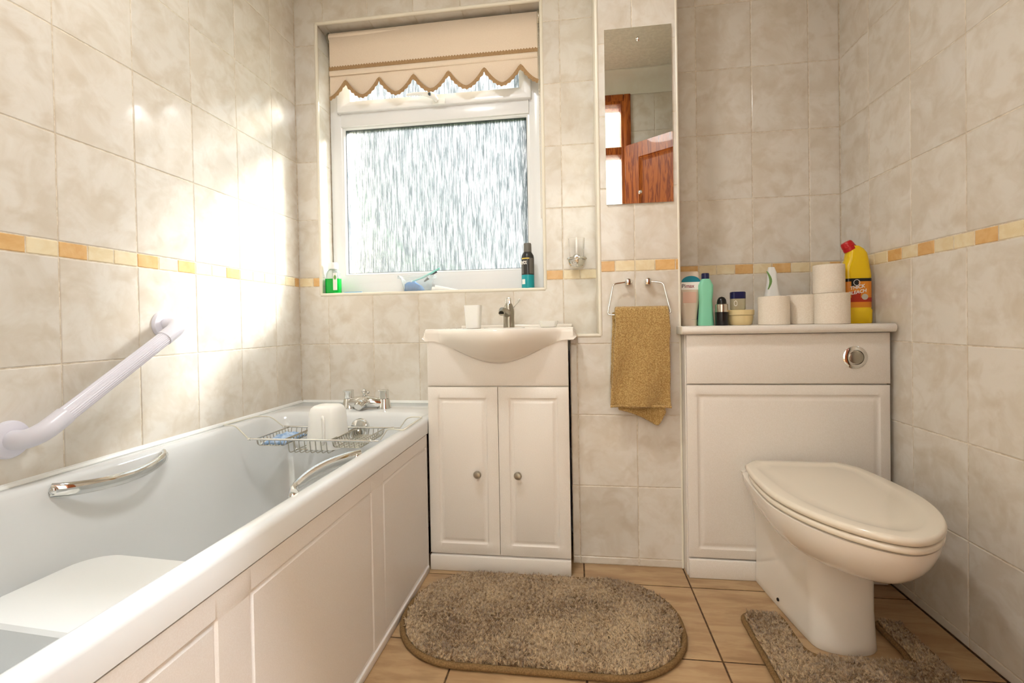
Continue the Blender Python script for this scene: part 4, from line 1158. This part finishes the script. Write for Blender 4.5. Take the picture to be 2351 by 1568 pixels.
roll(.8230, 1.707, WZ+.0995, .0455, 'toilet roll stacked on top of the others beside the yellow bottle', .094)

# shower gel tube standing on its lid
t = thing('shower_gel_tube', 'milky shower gel bottle with a teal dome print at the worktop left end', 'bottle', (.390, 1.758, WZ))
c = (.390, 1.758, WZ)
G().loft(rloft([(.0260, .0195, .016, .0), (.0265, .020, .016, .022)], c, 6)).build('cap', 'gelclear', t)
G().loft(rloft([(.0255, .0195, .016, .0225), (.0285, .020, .016, .05), (.0350, .020, .016, .105), (.0385, .016, .012, .140), (.0375, .011, .009, .172), (.034, .006, .005, .188), (.030, .003, .0028, .191)], c, 6)).build('body', 'gelclear', t)
g = G(); pts = [(.3945+.0315*math.cos(a), 0, WZ+.153+.021*math.sin(a)) for a in np.linspace(0, PI, 20)]
g.loft([[(x, 1.7395, z) for x, _, z in pts], [(x, 1.7425, z) for x, _, z in pts]]); g.build('dome_print', 'teal', t)
G().box(.362, .425, 1.7395, 1.7415, WZ+.126, WZ+.1525).build('white_label', 'white_print', t)
text('Pi', .0190, 'grey_print', t, (.3630, 1.7392, WZ+.1330), (1, 0, 0), (0, 0, 1), bold=.0002, align='LEFT')
text('max', .0190, 'maroon_print', t, (.3775, 1.7392, WZ+.1330), (1, 0, 0), (0, 0, 1), bold=.0002, align='LEFT', sx=.86)
g = G(); g.box(.366, .412, 1.7372, 1.7385, WZ+.080, WZ+.118); g.build('faded_print', 'pinkish', t, bevel=.0003)

t = thing('aqua_shampoo_bottle', 'pale aqua green bottle with a navy cap on the worktop', 'bottle', (.4430, 1.742, WZ))
c = (.4430, 1.742, WZ)
G().loft(rloft([(.0245, .0150, .012, 0), (.0265, .0160, .012, .004), (.0225, .0150, .012, .060), (.0215, .0145, .012, .085), (.0245, .0160, .012, .120), (.0245, .0160, .012, .140), (.0170, .0130, .011, .157), (.0130, .0120, .011, .162)], c)).build('body', 'aqua', t)
G().lathe([(.0128, .162), (.0130, .178), (.0120, .1815), (.002, .182)], c, 20).build('cap', 'navy', t)
t = thing('navy_lotion_bottle', 'dark navy bottle with an aqua top behind the aqua bottle', 'bottle', (.4330, 1.800, WZ))
c = (.4300, 1.800, WZ)
G().loft(rloft([(.018, .012, .010, 0), (.020, .013, .010, .01), (.020, .013, .010, .085)], c)).build('body', 'navy', t)
G().loft(rloft([(.016, .012, .010, .0855), (.014, .011, .009, .118), (.010, .009, .008, .121)], c)).build('cap', 'aqua', t)

t = thing('roll_on_deodorant', 'short black bottle with a silver band and black domed cap', 'bottle', (.4885, 1.715, WZ))
c = (.4885, 1.715, WZ)
G().lathe([(.0210, 0), (.0215, .003), (.0215, .046)], c, 28).build('body', 'black', t)
G().lathe([(.0205, .046), (.0205, .071), (.0190, .0725)], c, 28).build('band', 'silver', t)
G().lathe([(.0155, .0725), (.0155, .078), (.0135, .088), (.0090, .095), (.0020, .098)], c, 24).build('cap', 'black', t)

t = thing('cream_tub', 'round cream plastic tub with a rimmed lid on the worktop', 'tub', (.5560, 1.745, WZ))
c = (.5560, 1.745, WZ)
G().lathe([(.034, 0), (.0385, .004), (.0415, .020), (.0425, .033), (.002, .034)], c, 40).build('pot', 'creamtub', t)
G().lathe([(.0405, .0335), (.0455, .0345), (.0460, .050), (.0440, .052), (.002, .0525)], c, 40).build('lid', 'creamtub', t)
t = thing('petroleum_jelly_jar', 'small clear jar with a navy lid standing on the cream tub', 'jar', (.5500, 1.745, WZ+.0527))
c = (.5500, 1.745, WZ+.0527)
G().loft(rloft([(.0215, .0150, .009, 0), (.0235, .0165, .010, .003), (.0235, .0165, .010, .038)], c)).build('jar', 'jelly', t)
G().loft(rloft([(.0235, .0170, .010, .0385), (.0235, .0170, .010, .060), (.0215, .0150, .009, .062)], c)).build('lid', 'navy', t)
g = G(); g.lathe([(.008, 0), (.008, .0008), (.0062, .0008), (.0062, 0), (.008, 0)], (.538, 1.7283, WZ+.0527+.022), 20, Mx, sx=.7, sy=1.2, cap0=False, cap1=False); g.build('print', 'white_print', t)

t = thing('white_pump_bottle', 'narrow white bottle with a green print behind the leftmost toilet roll', 'bottle', (.6890, 1.835, WZ))
c = (.6960, 1.835, WZ)
G().loft(rloft([(.028, .018, .012, 0), (.030, .019, .012, .01), (.027, .018, .012, .09), (.0215, .015, .012, .120), (.0165, .012, .010, .155), (.0150, .010, .008, .185), (.010, .008, .006, .205, -.002)], c)).build('body', 'whiteplastic', t)
g = G(); L = []
for k in range(8):
    t_ = k/7; z = WZ+.125+.065*t_; x = .6775+.008*math.sin(PI*t_)-.004*t_; L.append([(x-.001, 1.8215, z), (x+.006*math.sin(PI*t_)+.002, 1.8215, z), (x+.006*math.sin(PI*t_)+.002, 1.8235, z), (x-.001, 1.8235, z)])
g.loft(L); g.build('leaf_print', 'leaf', t)

# bleach bottle
t = thing('bleach_bottle', 'yellow bleach bottle with a red cap in the right corner of the worktop', 'bottle', (.9180, 1.735, WZ))
c = (.9180, 1.735, WZ); bx_ = .918
sp = [(.0430, .026, .018, 0), (.0445, .0275, .019, .004), (.0445, .0275, .019, .044), (.0425, .0265, .019, .047), (.0425, .0265, .019, .150), (.0430, .0270, .019, .156), (.0425, .0265, .019, .170, -.001), (.0385, .0250, .019, .190, .000), (.0335, .0235, .019, .210, .003), (.0300, .022, .018, .232, .003), (.0260, .020, .018, .246, -.002), (.020, .018, .016, .256, -.010)]
G().loft(rloft(sp, c, 7)).build('body', 'yellow', t)
Mr = Matrix.Rotation(-.55, 3, 'Y')
G().lathe([(.0205, 0), (.0200, .008), (.0185, .012), (.0195, .013), (.0175, .026), (.0145, .030), (.002, .031)], (.9050, 1.735, WZ+.2445), 14, Mr).build('cap', 'red', t)
def band(m, z0, z1, o_, name='label'):
    return G().loft(rloft([(.0425+o_, .0265+o_, .019, z0), (.0425+o_, .0265+o_, .019, z1)], c, 7), False, False).build(name, m, t)
band('orangelabel', .052, .138, .0004); band('black', .1375, .1475, .0005); band('redlabel', .070, .084, .0007)
def lab(m, x0, x1, z0, z1, yo=0, name='label'):
    g = G(); g.box(bx_+x0, bx_+x1, 1.735-.0275-yo, 1.735-.0262, WZ+z0, WZ+z1); return g.build(name, m, t)
lab('redlabel', -.0255, .002, .084, .104, .0002)
g = G(); g.box(bx_-.0255, bx_-.004, 1.735-.0280, 1.735-.0270, WZ+.122, WZ+.138); g.build('dark_corner', 'black', t)
text('THICK', .0155, 'white_print', t, (bx_-.008, 1.7068, WZ+.1135), Vector((1, 0, .18)), Vector((-.18, 0, 1)), shear=.25, bold=.0004)
text('BLEACH', .0150, 'white_print', t, (bx_-.008, 1.7068, WZ+.0975), Vector((1, 0, .18)), Vector((-.18, 0, 1)), shear=.25, bold=.0004)
g = G(); g.lathe([(.0100, 0), (.0100, .0008), (.0085, .0008), (.0085, 0), (.0100, 0)], (bx_-.0100, 1.7068, WZ+.1335), 20, Mx, cap0=False, cap1=False); g.build('ring_emblem', 'white_print', t)
g = G(); g.lathe([(.0098, 0), (.0098, .0010)], (bx_+.014, 1.7075, WZ+.0865), 20, Mx); g.build('round_badge', 'silver', t)
